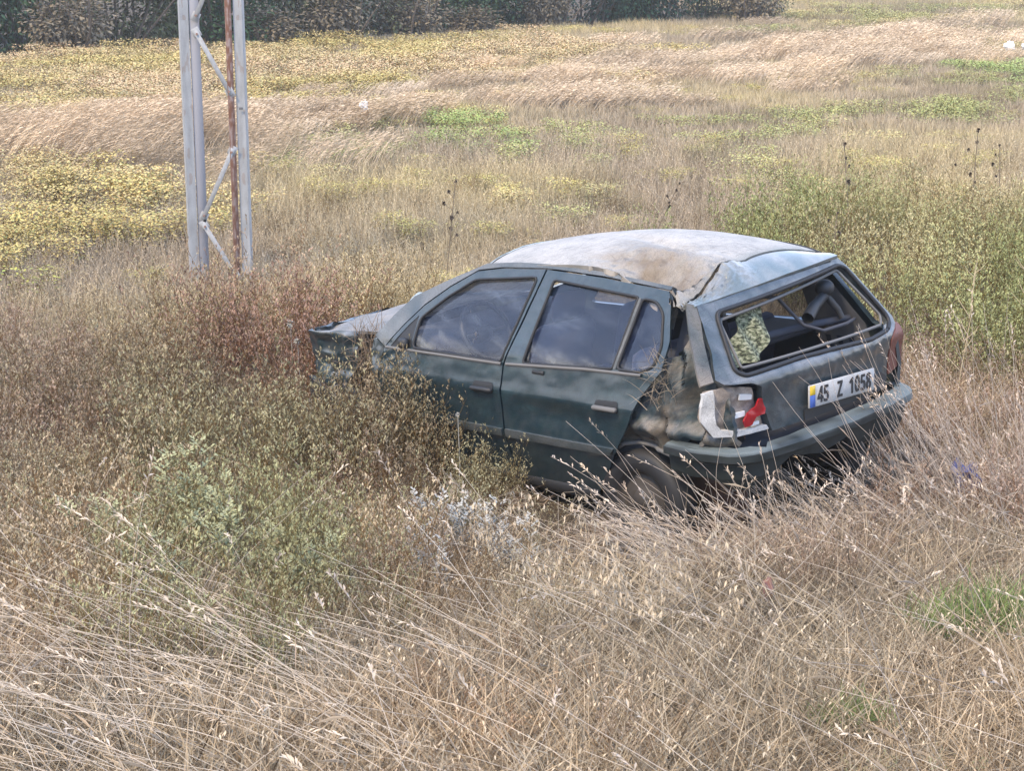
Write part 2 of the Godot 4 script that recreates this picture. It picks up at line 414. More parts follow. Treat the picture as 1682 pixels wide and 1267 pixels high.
	obj("roof_lining", panel([Vector2(2.05, -.48), Vector2(.62, -.48), Vector2(.62, .48), Vector2(2.05, .48)], [], roof(0.075), plain(Color(.10, .10, .11)), 0.06, 0.0), lining, c)
	var top_edge := func(z: float) -> float:
		return lerpf(1.285, 1.305, clampf((z + .70) / .25, 0, 1)) + lerpf(0, .030, clampf((z + .45) / .45, 0, 1)) + lerpf(0, .015, clampf(z / .44, 0, 1))
	obj("hatch_top", panel([Vector2(-.715, 0), Vector2(.50, 0), Vector2(.50, 1), Vector2(-.715, 1)], [],
		func(u: Vector2) -> Vector3:
			var z := u.x
			var a := Vector3(.458, roof_y(.458, z) - .004, z)
			var b := Vector3(rear_x(z, 1.30) - .012, top_edge.call(z) - .002, z)
			var crumple := smoothstep(-.1, -.45, z)
			return a.lerp(b, u.y) + Vector3(0, (.010 + .014 * crumple * fold(dent.get_noise_2d(z * 120.0, u.y * 25.0))) * sin(PI * u.y), 0), roof_paint(), 0.02, 0.02), paint, c)
	var glass_hole := smooth_poly([Vector2(-.615, 1.205), Vector2(-.59, 1.235), Vector2(.50, 1.292), Vector2(.56, 1.27), Vector2(.73, .985), Vector2(.725, .945), Vector2(.66, .915), Vector2(.45, .905), Vector2(.10, .925), Vector2(-.20, .935), Vector2(-.62, .925), Vector2(-.67, .955)], 0.025)
	var hatch_out := [Vector2(-.70, 1.285), Vector2(-.45, 1.305), Vector2(.0, 1.335), Vector2(.44, 1.350), Vector2(.54, 1.33), Vector2(.60, 1.27), Vector2(.79, .965), Vector2(.77, .90), Vector2(.66, .86), Vector2(.62, .60), Vector2(-.45, .60), Vector2(-.50, .72), Vector2(-.535, .855), Vector2(-.60, .885), Vector2(-.76, .905), Vector2(-.785, .93), Vector2(-.745, 1.05), Vector2(-.72, 1.20)]
	var ht := obj("hatch", panel(hatch_out, [glass_hole], rear(0.0, 0.004), body(0.14, 0.0), 0.028, 0.035), paint, c)
	ht.set_meta("label", "racked rear hatch without its glass")
	obj("window_rubber", tube_mesh(along(rear(-0.004), glass_hole, 0.0), 0.013, 0.013), rubber, ht)
	obj("window_rubber", tube_mesh(along(rear(0.02), smooth_poly([Vector2(-.59, 1.19), Vector2(.50, 1.265), Vector2(.70, .985), Vector2(.66, .94), Vector2(.10, .95), Vector2(-.60, .955)], 0.02), 0.0), 0.009, 0.009), trim_dust, ht)
	var c_edge := panel([Vector2(-.79, .92), Vector2(-.70, 1.285), Vector2(-.735, 1.30), Vector2(-.80, 1.12), Vector2(-.86, .91)], [], func(u: Vector2): return Vector3(rear_x(maxf(u.x, -.74), u.y) + 0.006 + 0.55 * maxf(0.0, -.72 - u.x), u.y, u.x), body(0.55, 0.45), 0.03, 0.02)
	obj("hatch_pillar", c_edge, dusty, c)
	# lamps
	var lamp_out := smooth_poly([Vector2(-.845, .875), Vector2(-.74, .888), Vector2(-.57, .855), Vector2(-.525, .74), Vector2(-.475, .622), Vector2(-.81, .635), Vector2(-.855, .72)], 0.02)
	var lamp := obj("tail_lamp", panel(lamp_out, [], rear(0.035, 0.014), plain(Color(.30, .25, .21), 0.8), 0.02, 0.0), dusty, c)
	lamp.set_meta("label", "smashed tail lamp with a last piece of red lens")
	obj("housing", panel([Vector2(-.862, .87), Vector2(-.815, .885), Vector2(-.805, .78), Vector2(-.80, .70), Vector2(-.775, .665), Vector2(-.65, .650), Vector2(-.49, .640), Vector2(-.472, .615), Vector2(-.70, .622), Vector2(-.815, .635), Vector2(-.865, .72)], [], rear(0.002, 0.004), plain(Color(.66, .65, .63), 0.2), 0.02, 0.04), dusty, lamp)
	obj("reflector", panel([Vector2(-.665, .835), Vector2(-.575, .815), Vector2(-.575, .79), Vector2(-.665, .805)], [], rear(0.02), plain(Color(.7, .7, .7), 0.1), 0.03, 0.01), white, lamp)
	obj("reflector", panel([Vector2(-.70, .745), Vector2(-.63, .742), Vector2(-.63, .715), Vector2(-.70, .715)], [], rear(0.015), plain(Color(.7, .7, .7), 0.1), 0.03, 0.01), white, lamp)
	obj("reflector", panel([Vector2(-.60, .672), Vector2(-.54, .672), Vector2(-.54, .655), Vector2(-.60, .655)], [], rear(0.006), plain(Color(.7, .7, .7), 0.1), 0.03, 0.01), white, lamp)
	var lens := mat(Color(.32, .012, .018), 0.2); lens.backlight_enabled = true; lens.backlight = Color(.5, .02, .02)
	obj("lens", panel([Vector2(-.66, .695), Vector2(-.63, .735), Vector2(-.575, .755), Vector2(-.545, .79), Vector2(-.52, .785), Vector2(-.50, .73), Vector2(-.51, .705), Vector2(-.575, .70), Vector2(-.60, .665), Vector2(-.645, .66)], [], rear(-0.006, 0.008), plain(Color.WHITE, 0), 0.015, 0.01), lens, lamp)
	var lens_r := mat(Color(.15, .05, .036), 0.45)
	var lamp_r := obj("tail_lamp", panel(smooth_poly([Vector2(.675, .865), Vector2(.80, .94), Vector2(.825, .87), Vector2(.82, .70), Vector2(.64, .66)], 0.02), [], rear(-0.004), plain(Color.WHITE, 0), 0.04, 0.05), lens_r, c)
	lamp_r.set_meta("label", "faded orange red tail lamp still whole")
	# plate
	var plate_t := Transform3D()
	var plate_m := mat(Color(.60, .59, .57), .6); plate_m.albedo_texture = grain_texture(44, .55, 30); plate_m.uv1_triplanar = true; plate_m.uv1_scale = Vector3(3, 3, 3)
	var pl := obj("number_plate", bevel_box(Vector3(0.62, 0.122, 0.012), 0.004), plate_m, c)
	var px_ := Vector3(0.0, 0.0, 1.0).rotated(Vector3.UP, 0.02)
	plate_t.basis = Basis(px_.rotated(Vector3.RIGHT, 0.055), Vector3.UP.rotated(Vector3.RIGHT, 0.055), Vector3(-1, 0, 0)).orthonormalized()
	plate_t.origin = Vector3(0.052, 0.712, 0.105)
	pl.transform = plate_t
	pl.set_meta("label", "white number plate reading 45 Z 1058")
	obj("band", bevel_box(Vector3(0.046, 0.064, 0.004), 0.001), mat(Color(.05, .11, .38), 0.5), pl).position = Vector3(-0.283, -0.025, 0.008)
	obj("sticker", bevel_box(Vector3(0.046, 0.05, 0.004), 0.001), mat(Color(.75, .50, .03), 0.5), pl).position = Vector3(-0.283, 0.033, 0.008)
	var font := SystemFont.new(); font.font_names = PackedStringArray(["Droid Sans"]); font.font_weight = 700
	var words := {"45": -0.185, "Z": -0.03, "1058": 0.165}
	for w in words:
		var tm := TextMesh.new(); tm.text = w; tm.font = font; tm.font_size = 64; tm.pixel_size = 0.0018; tm.depth = 0.003
		var tx := obj("lettering", tm, black, pl)
		tx.position = Vector3(words[w], 0.0, 0.0085); tx.scale = Vector3(0.86, 1.06, 1)
	obj("dark_band", panel([Vector2(-.20, .60), Vector2(.60, .60), Vector2(.62, .66), Vector2(.55, .70), Vector2(-.20, .655)], [], rear(-0.008), plain(Color(.018, .018, .02)), 0.05, 0.01), black, ht)
	# bumper: swept round the tail
	var spine := Curve3D.new()
	for p in [Vector3(.56, 0, -.80), Vector3(.30, 0, -.835), Vector3(.10, 0, -.80), Vector3(.02, 0, -.70), Vector3(-.05, 0, -.40), Vector3(-.07, 0, 0), Vector3(-.05, 0, .40), Vector3(.01, 0, .70), Vector3(.08, 0, .80), Vector3(.35, 0, .84)]: spine.add_point(p)
	var prof := [Vector2(-.09, .585), Vector2(-.01, .58), Vector2(.012, .565), Vector2(.012, .525), Vector2(-.025, .51), Vector2(-.035, .43), Vector2(-.07, .35)]
	var bshape := func(u: Vector2) -> Vector3:
		var p := spine.sample_baked(u.x, true)
		var t := (spine.sample_baked(u.x + 0.03) - spine.sample_baked(u.x - 0.03)).normalized()
		var o := t.cross(Vector3.UP).normalized()
		if o.dot(p - Vector3(1, 0, 0)) < 0: o = -o
		var i := clampi(int(u.y), 0, prof.size() - 2)
		var q: Vector2 = prof[i].lerp(prof[i + 1], u.y - i)
		var crush := 0.008 * dent.get_noise_2d(u.x * 40.0, 3.0 + u.y * 2.5) + 0.022 * dent.get_noise_2d(u.x * 14.0, 3.0)
		return Vector3(p.x, q.y + crush * 0.6 - 0.02 * smoothstep(1.1, 0.5, u.x), p.z) + o * (q.x + crush)
	var bl := spine.get_baked_length() - 0.04
	obj("rear_bumper", panel([Vector2(0.04, .4), Vector2(0.3, 0), Vector2(.62, .1), Vector2(.68, .9), Vector2(.74, .2), Vector2(1.3, 0), Vector2(bl, 0), Vector2(bl, 5.4), Vector2(1.9, 5.99), Vector2(1.55, 5.6), Vector2(1.3, 4.4), Vector2(1.1, 4.9), Vector2(.85, 4.2), Vector2(.7, 5.3), Vector2(.5, 5.9), Vector2(.3, 5.0), Vector2(0.04, 5.4)], [], bshape,
		func(p: Vector3, n: Vector3):
			var q := dent.get_noise_3d(p.x * 35.0, p.y * 35.0, p.z * 35.0)
			return Color(.018, .024, .026).lerp(Color(.20, .235, .23), clampf(smoothstep(lerpf(.545, .47, smoothstep(.1, .6, p.z)), .56, p.y) * (0.30 + 0.9 * q + 0.40 * smoothstep(0.1, 0.5, p.z)) + 0.25 * maxf(0.0, n.y), 0.0, 0.9)), 0.06, 0.0), dusty, c)

	# --- wheels
	var tyre := lathe([Vector2(.17, -.07), Vector2(.20, -.088), Vector2(.26, -.085), Vector2(.285, -.06), Vector2(.29, 0), Vector2(.285, .06), Vector2(.26, .085), Vector2(.20, .088), Vector2(.17, .07)])
	var rim := lathe([Vector2(.172, -.075), Vector2(.165, -.06), Vector2(.15, -.03), Vector2(.13, -.035), Vector2(.10, -.055), Vector2(.065, -.05), Vector2(.06, -.065), Vector2(.0, -.07)])
	for w in [Vector3(.79, .175, -.655), Vector3(.62, .20, .66), Vector3(3.0, .20, -.66), Vector3(3.0, .20, .66)]:
		var wh := obj("wheel", tyre, rubber, c)
		wh.position = w
		if w.z > 0: wh.rotation.y = PI
		obj("rim", rim, steel, wh)

	# --- the right side and the inside
	var rw := smooth_poly([Vector2(2.45, .87), Vector2(2.10, 1.17), Vector2(1.60, 1.28), Vector2(1.72, .87)], 0.03)
	var rw2 := smooth_poly([Vector2(1.48, 1.31), Vector2(.70, 1.25), Vector2(.62, .92), Vector2(1.57, .87)], 0.03)
	var rarch := [Vector2(.30, .20), Vector2(.34, .40), Vector2(.48, .50), Vector2(.64, .53), Vector2(.80, .50), Vector2(.93, .40), Vector2(.97, .20)]
	var farch := [Vector2(2.68, .20), Vector2(2.72, .40), Vector2(2.86, .50), Vector2(3.0, .53), Vector2(3.16, .50), Vector2(3.29, .40), Vector2(3.32, .20)]
	var r_out := [Vector2(.14, .40)] + [Vector2(.28, .20)] + rarch + farch + [Vector2(3.50, .22), Vector2(3.60, .45), Vector2(3.58, .84), Vector2(2.85, .92), Vector2(2.32, 1.10), Vector2(2.03, 1.235), Vector2(1.6, 1.32), Vector2(1.1, 1.35), Vector2(.45, 1.30), Vector2(.25, .95), Vector2(.12, .88)]
	var rs := obj("right_side", panel(r_out, [rw, rw2], right_side(), body(0.15), 0.05, 0.03), paint, c)
	for w in [rw, rw2]:
		var pane := obj("side_window", panel(w, [], right_side(0.02), plain(Color.WHITE, 0), 0.08, 0.0), tinted, rs)
		pane.set_meta("label", "window on the far side")
	obj("cabin_floor", bevel_box(Vector3(2.7, 0.10, 1.30), 0.02), cabin, c).position = Vector3(2.15, 0.22, 0)
	obj("boot_floor", bevel_box(Vector3(0.75, 0.06, 1.20), 0.02), cabin, c).position = Vector3(0.55, 0.50, 0.02)
	obj("firewall", bevel_box(Vector3(0.08, 0.62, 1.36), 0.02), cabin, c).position = Vector3(2.80, 0.50, 0)
	obj("door_card", panel([Vector2(2.74, .22), Vector2(2.70, .83), Vector2(.75, .85), Vector2(.75, .5), Vector2(1.15, .22)], [], left(0.10), plain(Color(.04, .042, .055)), 0.08, 0.0), cabin, c)
	obj("door_card", panel([Vector2(2.74, .22), Vector2(2.70, .83), Vector2(.35, .85), Vector2(.35, .5), Vector2(1.15, .22)], [], right_side(0.10), plain(Color(.04, .042, .055)), 0.08, 0.0), cabin, c)
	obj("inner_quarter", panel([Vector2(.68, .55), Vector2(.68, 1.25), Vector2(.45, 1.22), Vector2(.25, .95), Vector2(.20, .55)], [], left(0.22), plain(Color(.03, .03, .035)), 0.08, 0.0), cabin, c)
	obj("inner_quarter", panel([Vector2(.62, .55), Vector2(.62, 1.25), Vector2(.42, 1.24), Vector2(.25, .95), Vector2(.20, .55)], [], right_side(0.10), plain(Color(.20, .20, .21)), 0.08, 0.0), lining, c)
	obj("dashboard", bevel_box(Vector3(0.42, 0.26, 1.34), 0.06), cabin, c).position = Vector3(2.60, 0.78, 0)
	obj("bench_seat", bevel_box(Vector3(0.50, 0.18, 1.24), 0.05), cloth, c).position = Vector3(1.25, 0.42, 0)
	var bb := obj("bench_backrest", bevel_box(Vector3(0.14, 0.50, 1.22), 0.05), cloth, c)
	bb.position = Vector3(0.93, 0.72, 0.02); bb.rotation.z = 0.22
	for z in [-.37, .37]:
		var s := obj("front_seat", bevel_box(Vector3(0.50, 0.16, 0.50), 0.05), cloth, c)
		s.position = Vector3(1.98, 0.44, z)
		var b := obj("backrest", bevel_box(Vector3(0.13, 0.60, 0.48), 0.05), cloth, s)
		b.position = Vector3(-0.30, 0.30, 0); b.rotation.z = 0.25
		var h := obj("headrest", bevel_box(Vector3(0.09, 0.17, 0.26), 0.035), cloth, s)
		h.position = Vector3(-0.40, 0.68, 0); h.rotation.z = 0.2
	var ring := []
	for i in 25:
		var t := TAU * i / 24
		ring.append(Vector3(2.28 + sin(t) * 0.08, 0.90 + sin(t) * 0.165, -0.36 + cos(t) * 0.185))
	var sw := obj("steering_wheel", tube_mesh(ring, 0.017, 0.017, 8), black, c)
	obj("hub", bevel_box(Vector3(0.07, 0.10, 0.15), 0.03), black, sw).position = Vector3(2.31, 0.885, -0.36)
	obj("spoke", tube_mesh([Vector3(2.29, .89, -.53), Vector3(2.31, .885, -.36), Vector3(2.29, .89, -.19)], 0.016, 0.016), black, sw)
	obj("spoke", tube_mesh([Vector3(2.31, .885, -.36), Vector3(2.37, .99, -.36)], 0.016, 0.016), black, sw)
	# loose belt and its bracket seen through the hatch opening
	var belt := [Vector3(.40, 1.22, -.10), Vector3(.36, 1.20, -.02), Vector3(.34, 1.12, .05), Vector3(.30, 1.03, .12), Vector3(.24, .985, .22), Vector3(.25, .98, .45), Vector3(.30, .975, .60)]
	obj("seat_belt", tube_mesh(belt, 0.012, 0.010), mat(Color(.05, .05, .06), 0.8), c)
	var arm := obj("belt_bracket", tube_mesh([Vector3(.30, 1.06, .16), Vector3(.34, 1.10, .28), Vector3(.36, 1.14, .40), Vector3(.40, 1.16, .46)], 0.035, 0.028, 8), black, c)
	var reel := SphereMesh.new(); reel.radius = 0.055; reel.height = 0.10
	obj("reel", reel, black, arm).position = Vector3(.37, 1.175, .42)
	obj("strut", tube_mesh([Vector3(.36, 1.13, .42), Vector3(.32, 1.05, .47), Vector3(.30, 1.0, .48)], 0.022, 0.018, 8), black, arm)
	obj("parcel_shelf_edge", tube_mesh([Vector3(.42, .97, -.45), Vector3(.40, 1.00, -.1), Vector3(.36, 1.00, .22), Vector3(.34, .975, .6)], 0.028, 0.02, 8), cabin, c)
	obj("parcel_shelf", bevel_box(Vector3(0.38, 0.025, 1.10), 0.006), cabin, c).position = Vector3(0.66, 0.93, 0.02)

	# --- bonnet and broken windscreen
	obj("bonnet", panel([Vector2(2.80, -.66), Vector2(3.40, -.70), Vector2(3.56, -.66), Vector2(3.60, 0), Vector2(3.56, .66), Vector2(3.40, .70), Vector2(2.80, .66)], [], hood_shape(), body(0.16, 0.1), 0.03, 0.02), dusty, c)
	var crazed := mat(Color(.70, .76, .75), 0.35, 0.5, true); crazed.albedo_color.a = 0.9; crazed.transparency = BaseMaterial3D.TRANSPARENCY_ALPHA
	crazed.albedo_texture = grain_texture(21, 0.45, 900); crazed.uv1_scale = Vector3(1.5, 1.5, 1)
	var ws := obj("windscreen", panel([Vector2(-.49, 0), Vector2(.49, 0), Vector2(.58, 1), Vector2(-.58, 1)], [],
		func(u: Vector2) -> Vector3:
			var sag := 0.10 * sin(PI * u.y) * bump(u.x, 0.1, 0.35) - 0.13 * bump(u.x, -.50, 0.14) * bump(u.y, 0.86, 0.16)
			return Vector3(lerpf(2.13, 2.80, u.y) + 0.06 * (1 - 3 * u.x * u.x), lerpf(roof_y(2.1, u.x) - .012, .95, u.y) + 0.03 * (1 - 4 * u.x * u.x) * u.y * (1 - u.y) - sag + 0.005 * grit.get_noise_2d(u.x * 30, u.y * 30), u.x), plain(Color(.8, .85, .85), 0.4), 0.04, 0.006), crazed, c)
	ws.set_meta("label", "crazed and sagging windscreen")

	# --- camouflage cloth hung in the hatch opening (a thing of its own)
	var camo := Image.create(256, 256, false, Image.FORMAT_RGB8)
	for y in 256: for x in 256:
		var a := fine.get_noise_2d(x * 0.7, y * 2.0); var b := fine.get_noise_2d(x * 0.9 + 300, y * 2.4 + 90)
		camo.set_pixel(x, y, Color(.20, .21, .16) if a > 0.22 else Color(.36, .38, .29) if b > 0.12 else Color(.58, .58, .48) if a < -0.12 else Color(.45, .46, .36))
	var cm := mat(Color.WHITE, 0.95); cm.albedo_texture = ImageTexture.create_from_image(camo); cm.uv1_scale = Vector3(3.0, 2.0, 1)
	var cl := panel(smooth_poly([Vector2(-.36, 1.20), Vector2(-.20, 1.205), Vector2(-.235, 1.08), Vector2(-.34, .985), Vector2(-.44, .955), Vector2(-.635, .955), Vector2(-.56, 1.05)], 0.03), [],
		func(u: Vector2) -> Vector3: return Vector3(rear_x(u.x, u.y) + 0.07 + 0.02 * sin(u.x * 38.0 + u.y * 9.0), u.y, u.x), plain(Color.WHITE, 0), 0.02, 0.004)
	var cloth_o := obj("camouflage_cloth", cl, cm)
	cloth_o.transform = c.transform
	tag(cloth_o, "camouflage patterned cloth hanging in the glassless hatch opening of the car", "cloth")

	# --- dry straw caught in the gaps of the bodywork
	var wisps := st_new()
	for i in 110:
		var o := Vector3(rng.randf_range(.50, .66), rng.randf_range(.70, .98), -rng.randf_range(.70, .80))
		var len := rng.randf_range(.08, .22)
		blade(wisps, o, Vector3(rng.randfn(0.0, .5), rng.randfn(.5, .5), rng.randfn(-.1, .3)).normalized(), len, 0.004, Vector3(0, -0.25 * len, 0), 3, Color(.34, .28, .21) * rng.randf_range(.5, 1.1), Color(.42, .35, .27))
	for i in 420:
		var o := Vector3(rng.randf_range(2.87, 3.05), rng.randf_range(.35, .92), -rng.randf_range(.62, .80))
		blade(wisps, o, Vector3(rng.randfn(0.0, .35), rng.randfn(.7, .5), rng.randfn(-.1, .3)).normalized(), rng.randf_range(.10, .28), 0.004, Vector3(0, -.04, 0), 3, Color(.24, .17, .12) * rng.randf_range(.5, 1.1), Color(.36, .28, .20))
	var wo := obj("straw", wisps.commit(), mat(Color.WHITE, .9, .3, true))
	wo.transform = c.transform
	tag(wo, "brown straw stuffed into the torn gaps of the car body", "straw", "", "stuff")

# ------------------------------------------------------------------ plants
func blade(st: SurfaceTool, p: Vector3, dir: Vector3, length: float, w: float, bend: Vector3, segs: int, c0: Color, c1: Color, side := Vector3.ZERO) -> Vector3:
	var s := side if side != Vector3.ZERO else dir.cross(Vector3(rng.randf() - .5, rng.randf() * .3, rng.randf() - .5)).normalized()
	if s == Vector3.ZERO: s = Vector3.RIGHT
	var a := p - s * w * .5; var b := p + s * w * .5; var ca := c0
	for i in segs:
		var t := float(i + 1) / segs
		var q := p + dir * length * t + bend * t * t
		var cb := c0.lerp(c1, t)
		if i == segs - 1:
			tri(st, a, b, q, ca, ca, cb)
			return q
		var hw := w * .5 * (1.0 - .75 * t)
		var a2 := q - s * hw; var b2 := q + s * hw
		tri(st, a, b, a2, ca, ca, cb); tri(st, b, b2, a2, ca, cb, cb)
		a = a2; b = b2; ca = cb
	return p

func leaf(st: SurfaceTool, p: Vector3, dir: Vector3, length: float, w: float, c: Color) -> void:
	var s := dir.cross(Vector3(rng.randf() - .5, 1.2, rng.randf() - .5)).normalized()
	var n := s.cross(dir)
	var m := p + dir * length * .5 - n * w * .15
	var tip := p + dir * length - Vector3(0, length * .2, 0)
	tri(st, p, m + s * w * .5, tip, c, c, c * 1.1); tri(st, p, tip, m - s * w * .5, c, c * 1.1, c)

func shade(c: Color, lo: float, hi: float) -> Color:
	var f := rng.randf_range(lo, hi)
	return Color(c.r * f, c.g * f, c.b * f)

func out_dir(lean: float) -> Vector3:
	var a := rng.randf() * TAU
	return Vector3(cos(a) * lean, 1.0, sin(a) * lean).normalized()

# Each «add_» puts one plant into a mesh at «o», in the colour «t».
func add_thatch(st: SurfaceTool, o: Vector3, t: Color, n: int, w: float, l0 := .12, l1 := .46) -> void:      # matted dead grass: short stems every way
	for i in n:
		var p := o + Vector3(rng.randfn(0, .10), rng.randf() * .06, rng.randfn(0, .10))
		var d := out_dir(rng.randf_range(.35, 3.2))
		var l := rng.randf_range(l0, l1)
		var c := t.lerp(t * Color(.27, .23, .21), rng.randf() ** 1.3)
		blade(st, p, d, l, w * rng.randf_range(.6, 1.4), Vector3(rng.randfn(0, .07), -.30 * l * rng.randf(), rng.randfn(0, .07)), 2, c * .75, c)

func add_grass(st: SurfaceTool, o: Vector3, t: Color, n: int, h: float, w: float, lean: float, seeds := 0) -> void:   # upright dry grass
	for i in n:
		var p := o + Vector3(rng.randfn(0, .07), 0, rng.randfn(0, .07))
		var l := h * rng.randf_range(.45, 1.1)
		var c := t.lerp(t * .6, rng.randf() ** 2)
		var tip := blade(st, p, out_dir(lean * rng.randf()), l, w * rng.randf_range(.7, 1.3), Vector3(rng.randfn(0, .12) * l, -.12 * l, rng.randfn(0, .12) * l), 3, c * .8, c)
		if i % 3 == 0:
			for k in seeds: leaf(st, tip - Vector3(rng.randfn(0, .006), .012 * k, rng.randfn(0, .006)), out_dir(.8), .022, .006, c * 1.05)

func add_plume(st: SurfaceTool, o: Vector3, t: Color, n: int, h: float, w: float) -> void:   # soft pinkish grass, all heads blown one way
	for i in n:
		var p := o + Vector3(rng.randfn(0, .16), 0, rng.randfn(0, .16))
		var l := h * rng.randf_range(.6, 1.1)
		var c := t * rng.randf_range(.86, 1.04)
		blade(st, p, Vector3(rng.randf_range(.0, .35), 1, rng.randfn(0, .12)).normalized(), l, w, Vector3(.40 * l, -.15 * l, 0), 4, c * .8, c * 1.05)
		for k in 4:
			var s := .7 + .09 * k
			leaf(st, p + Vector3(.12 * s * l + .40 * l * s * s, l * s * .94 - .15 * l * s * s, 0), Vector3(.9, .5, rng.randfn(0, .3)).normalized(), .10, w * 1.5, c * 1.08)

func add_herb(st: SurfaceTool, o: Vector3, t: Color, h: float, stems: int, twigs: int, ls: float, lw: float, stem_c: Color, spread := .35) -> void:   # bushy weed: branched stems set with small leaves
	for i in stems:
		var p0 := o + Vector3(rng.randfn(0, .06), 0, rng.randfn(0, .06))
		var d := out_dir(spread * rng.randf())
		var l := h * rng.randf_range(.6, 1.1)
		var bend := Vector3(rng.randfn(0, .10), 0, rng.randfn(0, .10)) * l
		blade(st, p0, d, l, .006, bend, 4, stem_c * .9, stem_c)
		for k in twigs:
			var s := rng.randf_range(.15, 1.0)
			var p := p0 + d * l * s + bend * s * s
			var bd := out_dir(rng.randf_range(.4, 1.5))
			var bl := l * .36 * (1.15 - s) * rng.randf_range(.5, 1.2)
			var tip := p + bd * bl
			blade(st, p, bd, bl, .0035, Vector3.ZERO, 1, stem_c, stem_c)
			for q in 4:
				var c := t.lerp(t * Color(.6, .55, .5), rng.randf() ** 1.5)
				leaf(st, p.lerp(tip, rng.randf_range(.3, 1.05)), (out_dir(1.0) + bd).normalized(), ls * rng.randf_range(.6, 1.3), lw * rng.randf_range(.7, 1.3), c)

func add_bean(st: SurfaceTool, o: Vector3, t: Color, h: float, n: int, ls := 1.0) -> void:   # crop plant with broad yellowing leaves
	for i in 3:
		blade(st, o + Vector3(rng.randfn(0, .04), 0, rng.randfn(0, .04)), out_dir(.4), h * .9, .010, Vector3.ZERO, 2, Color(.22, .17, .11), Color(.26, .2, .12))
	for i in n:
		var y := h * (rng.randf() ** .6)
		var a := rng.randf() * TAU
		var r := rng.randf_range(.03, .20)
		var g := rng.randf()
		var c := t if g < .55 else t * Color(.75, .64, .66) if g < .75 else t * Color(.72, .86, .8) if g < .88 else t * Color(1.15, 1.2, 1.0)
		leaf(st, o + Vector3(cos(a) * r, y, sin(a) * r), Vector3(cos(a), rng.randf_range(-.4, .6), sin(a)).normalized(), rng.randf_range(.03, .055) * ls, rng.randf_range(.02, .034) * ls, c * rng.randf_range(.8, 1.1))

func add_stalk(st: SurfaceTool, o: Vector3, t: Color, l: float, to: Vector3, bend: float, head: bool) -> void:   # one long bleached stalk leaning towards «to»
	var pts := []
	var sag := Vector3(rng.randfn(0, .05), 0, rng.randfn(0, .05)) * l
	for i in 9:
		var s := i / 8.0
		pts.append(o + to * l * s + (Vector3(to.x, 0, to.z) * bend - Vector3(0, bend * .9, 0)) * l * s * s + sag * sin(PI * s))
	tube(st, pts, rng.randf_range(.0013, .0023), .0008, 3, t)
	if head:
		for k in 10:
			var p: Vector3 = pts[7].lerp(pts[8], k * .1)
			var d := (to + Vector3(rng.randfn(0, .4), rng.randfn(0, .4), rng.randfn(0, .4))).normalized()
			plain_leaf(st, p, d, .030, .008, t)
	for k in 2:
		if rng.randf() < .5:
			var p: Vector3 = pts[2 + k * 2]
			plain_leaf(st, p, (to + Vector3(rng.randfn(0, .6), rng.randfn(0, .4), rng.randfn(0, .6))).normalized(), .13, .005, t * .9)

func plain_leaf(st: SurfaceTool, p: Vector3, d: Vector3, l: float, w: float, c: Color) -> void:
	var s := d.cross(Vector3(rng.randf() - .5, 1, rng.randf() - .5)).normalized()
	var tip := p + d * l - Vector3(0, l * .15, 0)
	for q in [[p, p + d * l * .5 + s * w * .5, tip], [p, tip, p + d * l * .5 - s * w * .5]]:
		st.set_normal((q[2] - q[0]).cross(q[1] - q[0]).normalized()); st.set_uv(Vector2.ZERO)
		tri(st, q[0], q[1], q[2], c, c, c)

func add_oat(st: SurfaceTool, o: Vector3, t: Color, l: float, to: Vector3) -> void:   # wild oat: drooping pale husks
	st.set_normal(Vector3.UP)
	var pts := []
	for i in 6:
		var s := i / 5.0
		pts.append(o + to * l * s - Vector3(0, .12 * l * s * s, 0))
	tube(st, pts, .002, .001, 3, t * .9)
	for k in 18:
		var s := rng.randf_range(.60, 1.0)
		var p := o + to * l * s - Vector3(0, .12 * l * s * s, 0)
		var e := p + Vector3(rng.randfn(0, .04), rng.randfn(-.02, .015), rng.randfn(0, .04))
		tube(st, [p, e], .0008, .0006, 3, t * .9)
		for q in 2: plain_leaf(st, e, Vector3(rng.randfn(0, .3), -1, rng.randfn(0, .3)).normalized(), .030, .010, t * 1.15)

func veg_mat(rough := .9, through := .22) -> StandardMaterial3D:
	var m := mat(Color.WHITE, rough, .25, true)
	m.backlight_enabled = true
	m.backlight = Color(through, through, through)
	return m

# A sod: a round patch of one plant community, built once in a few variants and laid out many times.
func sod(seed_: int, radius: float, list: Array) -> ArrayMesh:
	rng.seed = seed_
	var st := st_new()
	for item in list:
		for i in item[1]:
			var a := rng.randf() * TAU; var r := radius * sqrt(rng.randf())
			item[0].call(st, Vector3(cos(a) * r, 0, sin(a) * r), Color.WHITE * rng.randf_range(.72, 1.12))
	return st.commit()

var heaps := {}     # name -> places and tints
func drop(kind: String, x: float, z: float, s: float, tint: Color, turn := INF, sink := 0.02) -> void:
	if not heaps.has(kind): heaps[kind] = [[], []]
	var e := .15
	var up := Vector3(ground_y(x - e, z) - ground_y(x + e, z), 2 * e, ground_y(x, z - e) - ground_y(x, z + e)).normalized()
	var b := Basis(Quaternion(Vector3.UP, up)) * Basis(Vector3.UP, rng.randf() * TAU if turn == INF else turn)
	b = b * Basis.from_scale(Vector3(s, s * rng.randf_range(.85, 1.15), s))
	heaps[kind][0].append(Transform3D(b, Vector3(x, ground_y(x, z) - sink, z)))
	heaps[kind][1].append(tint)

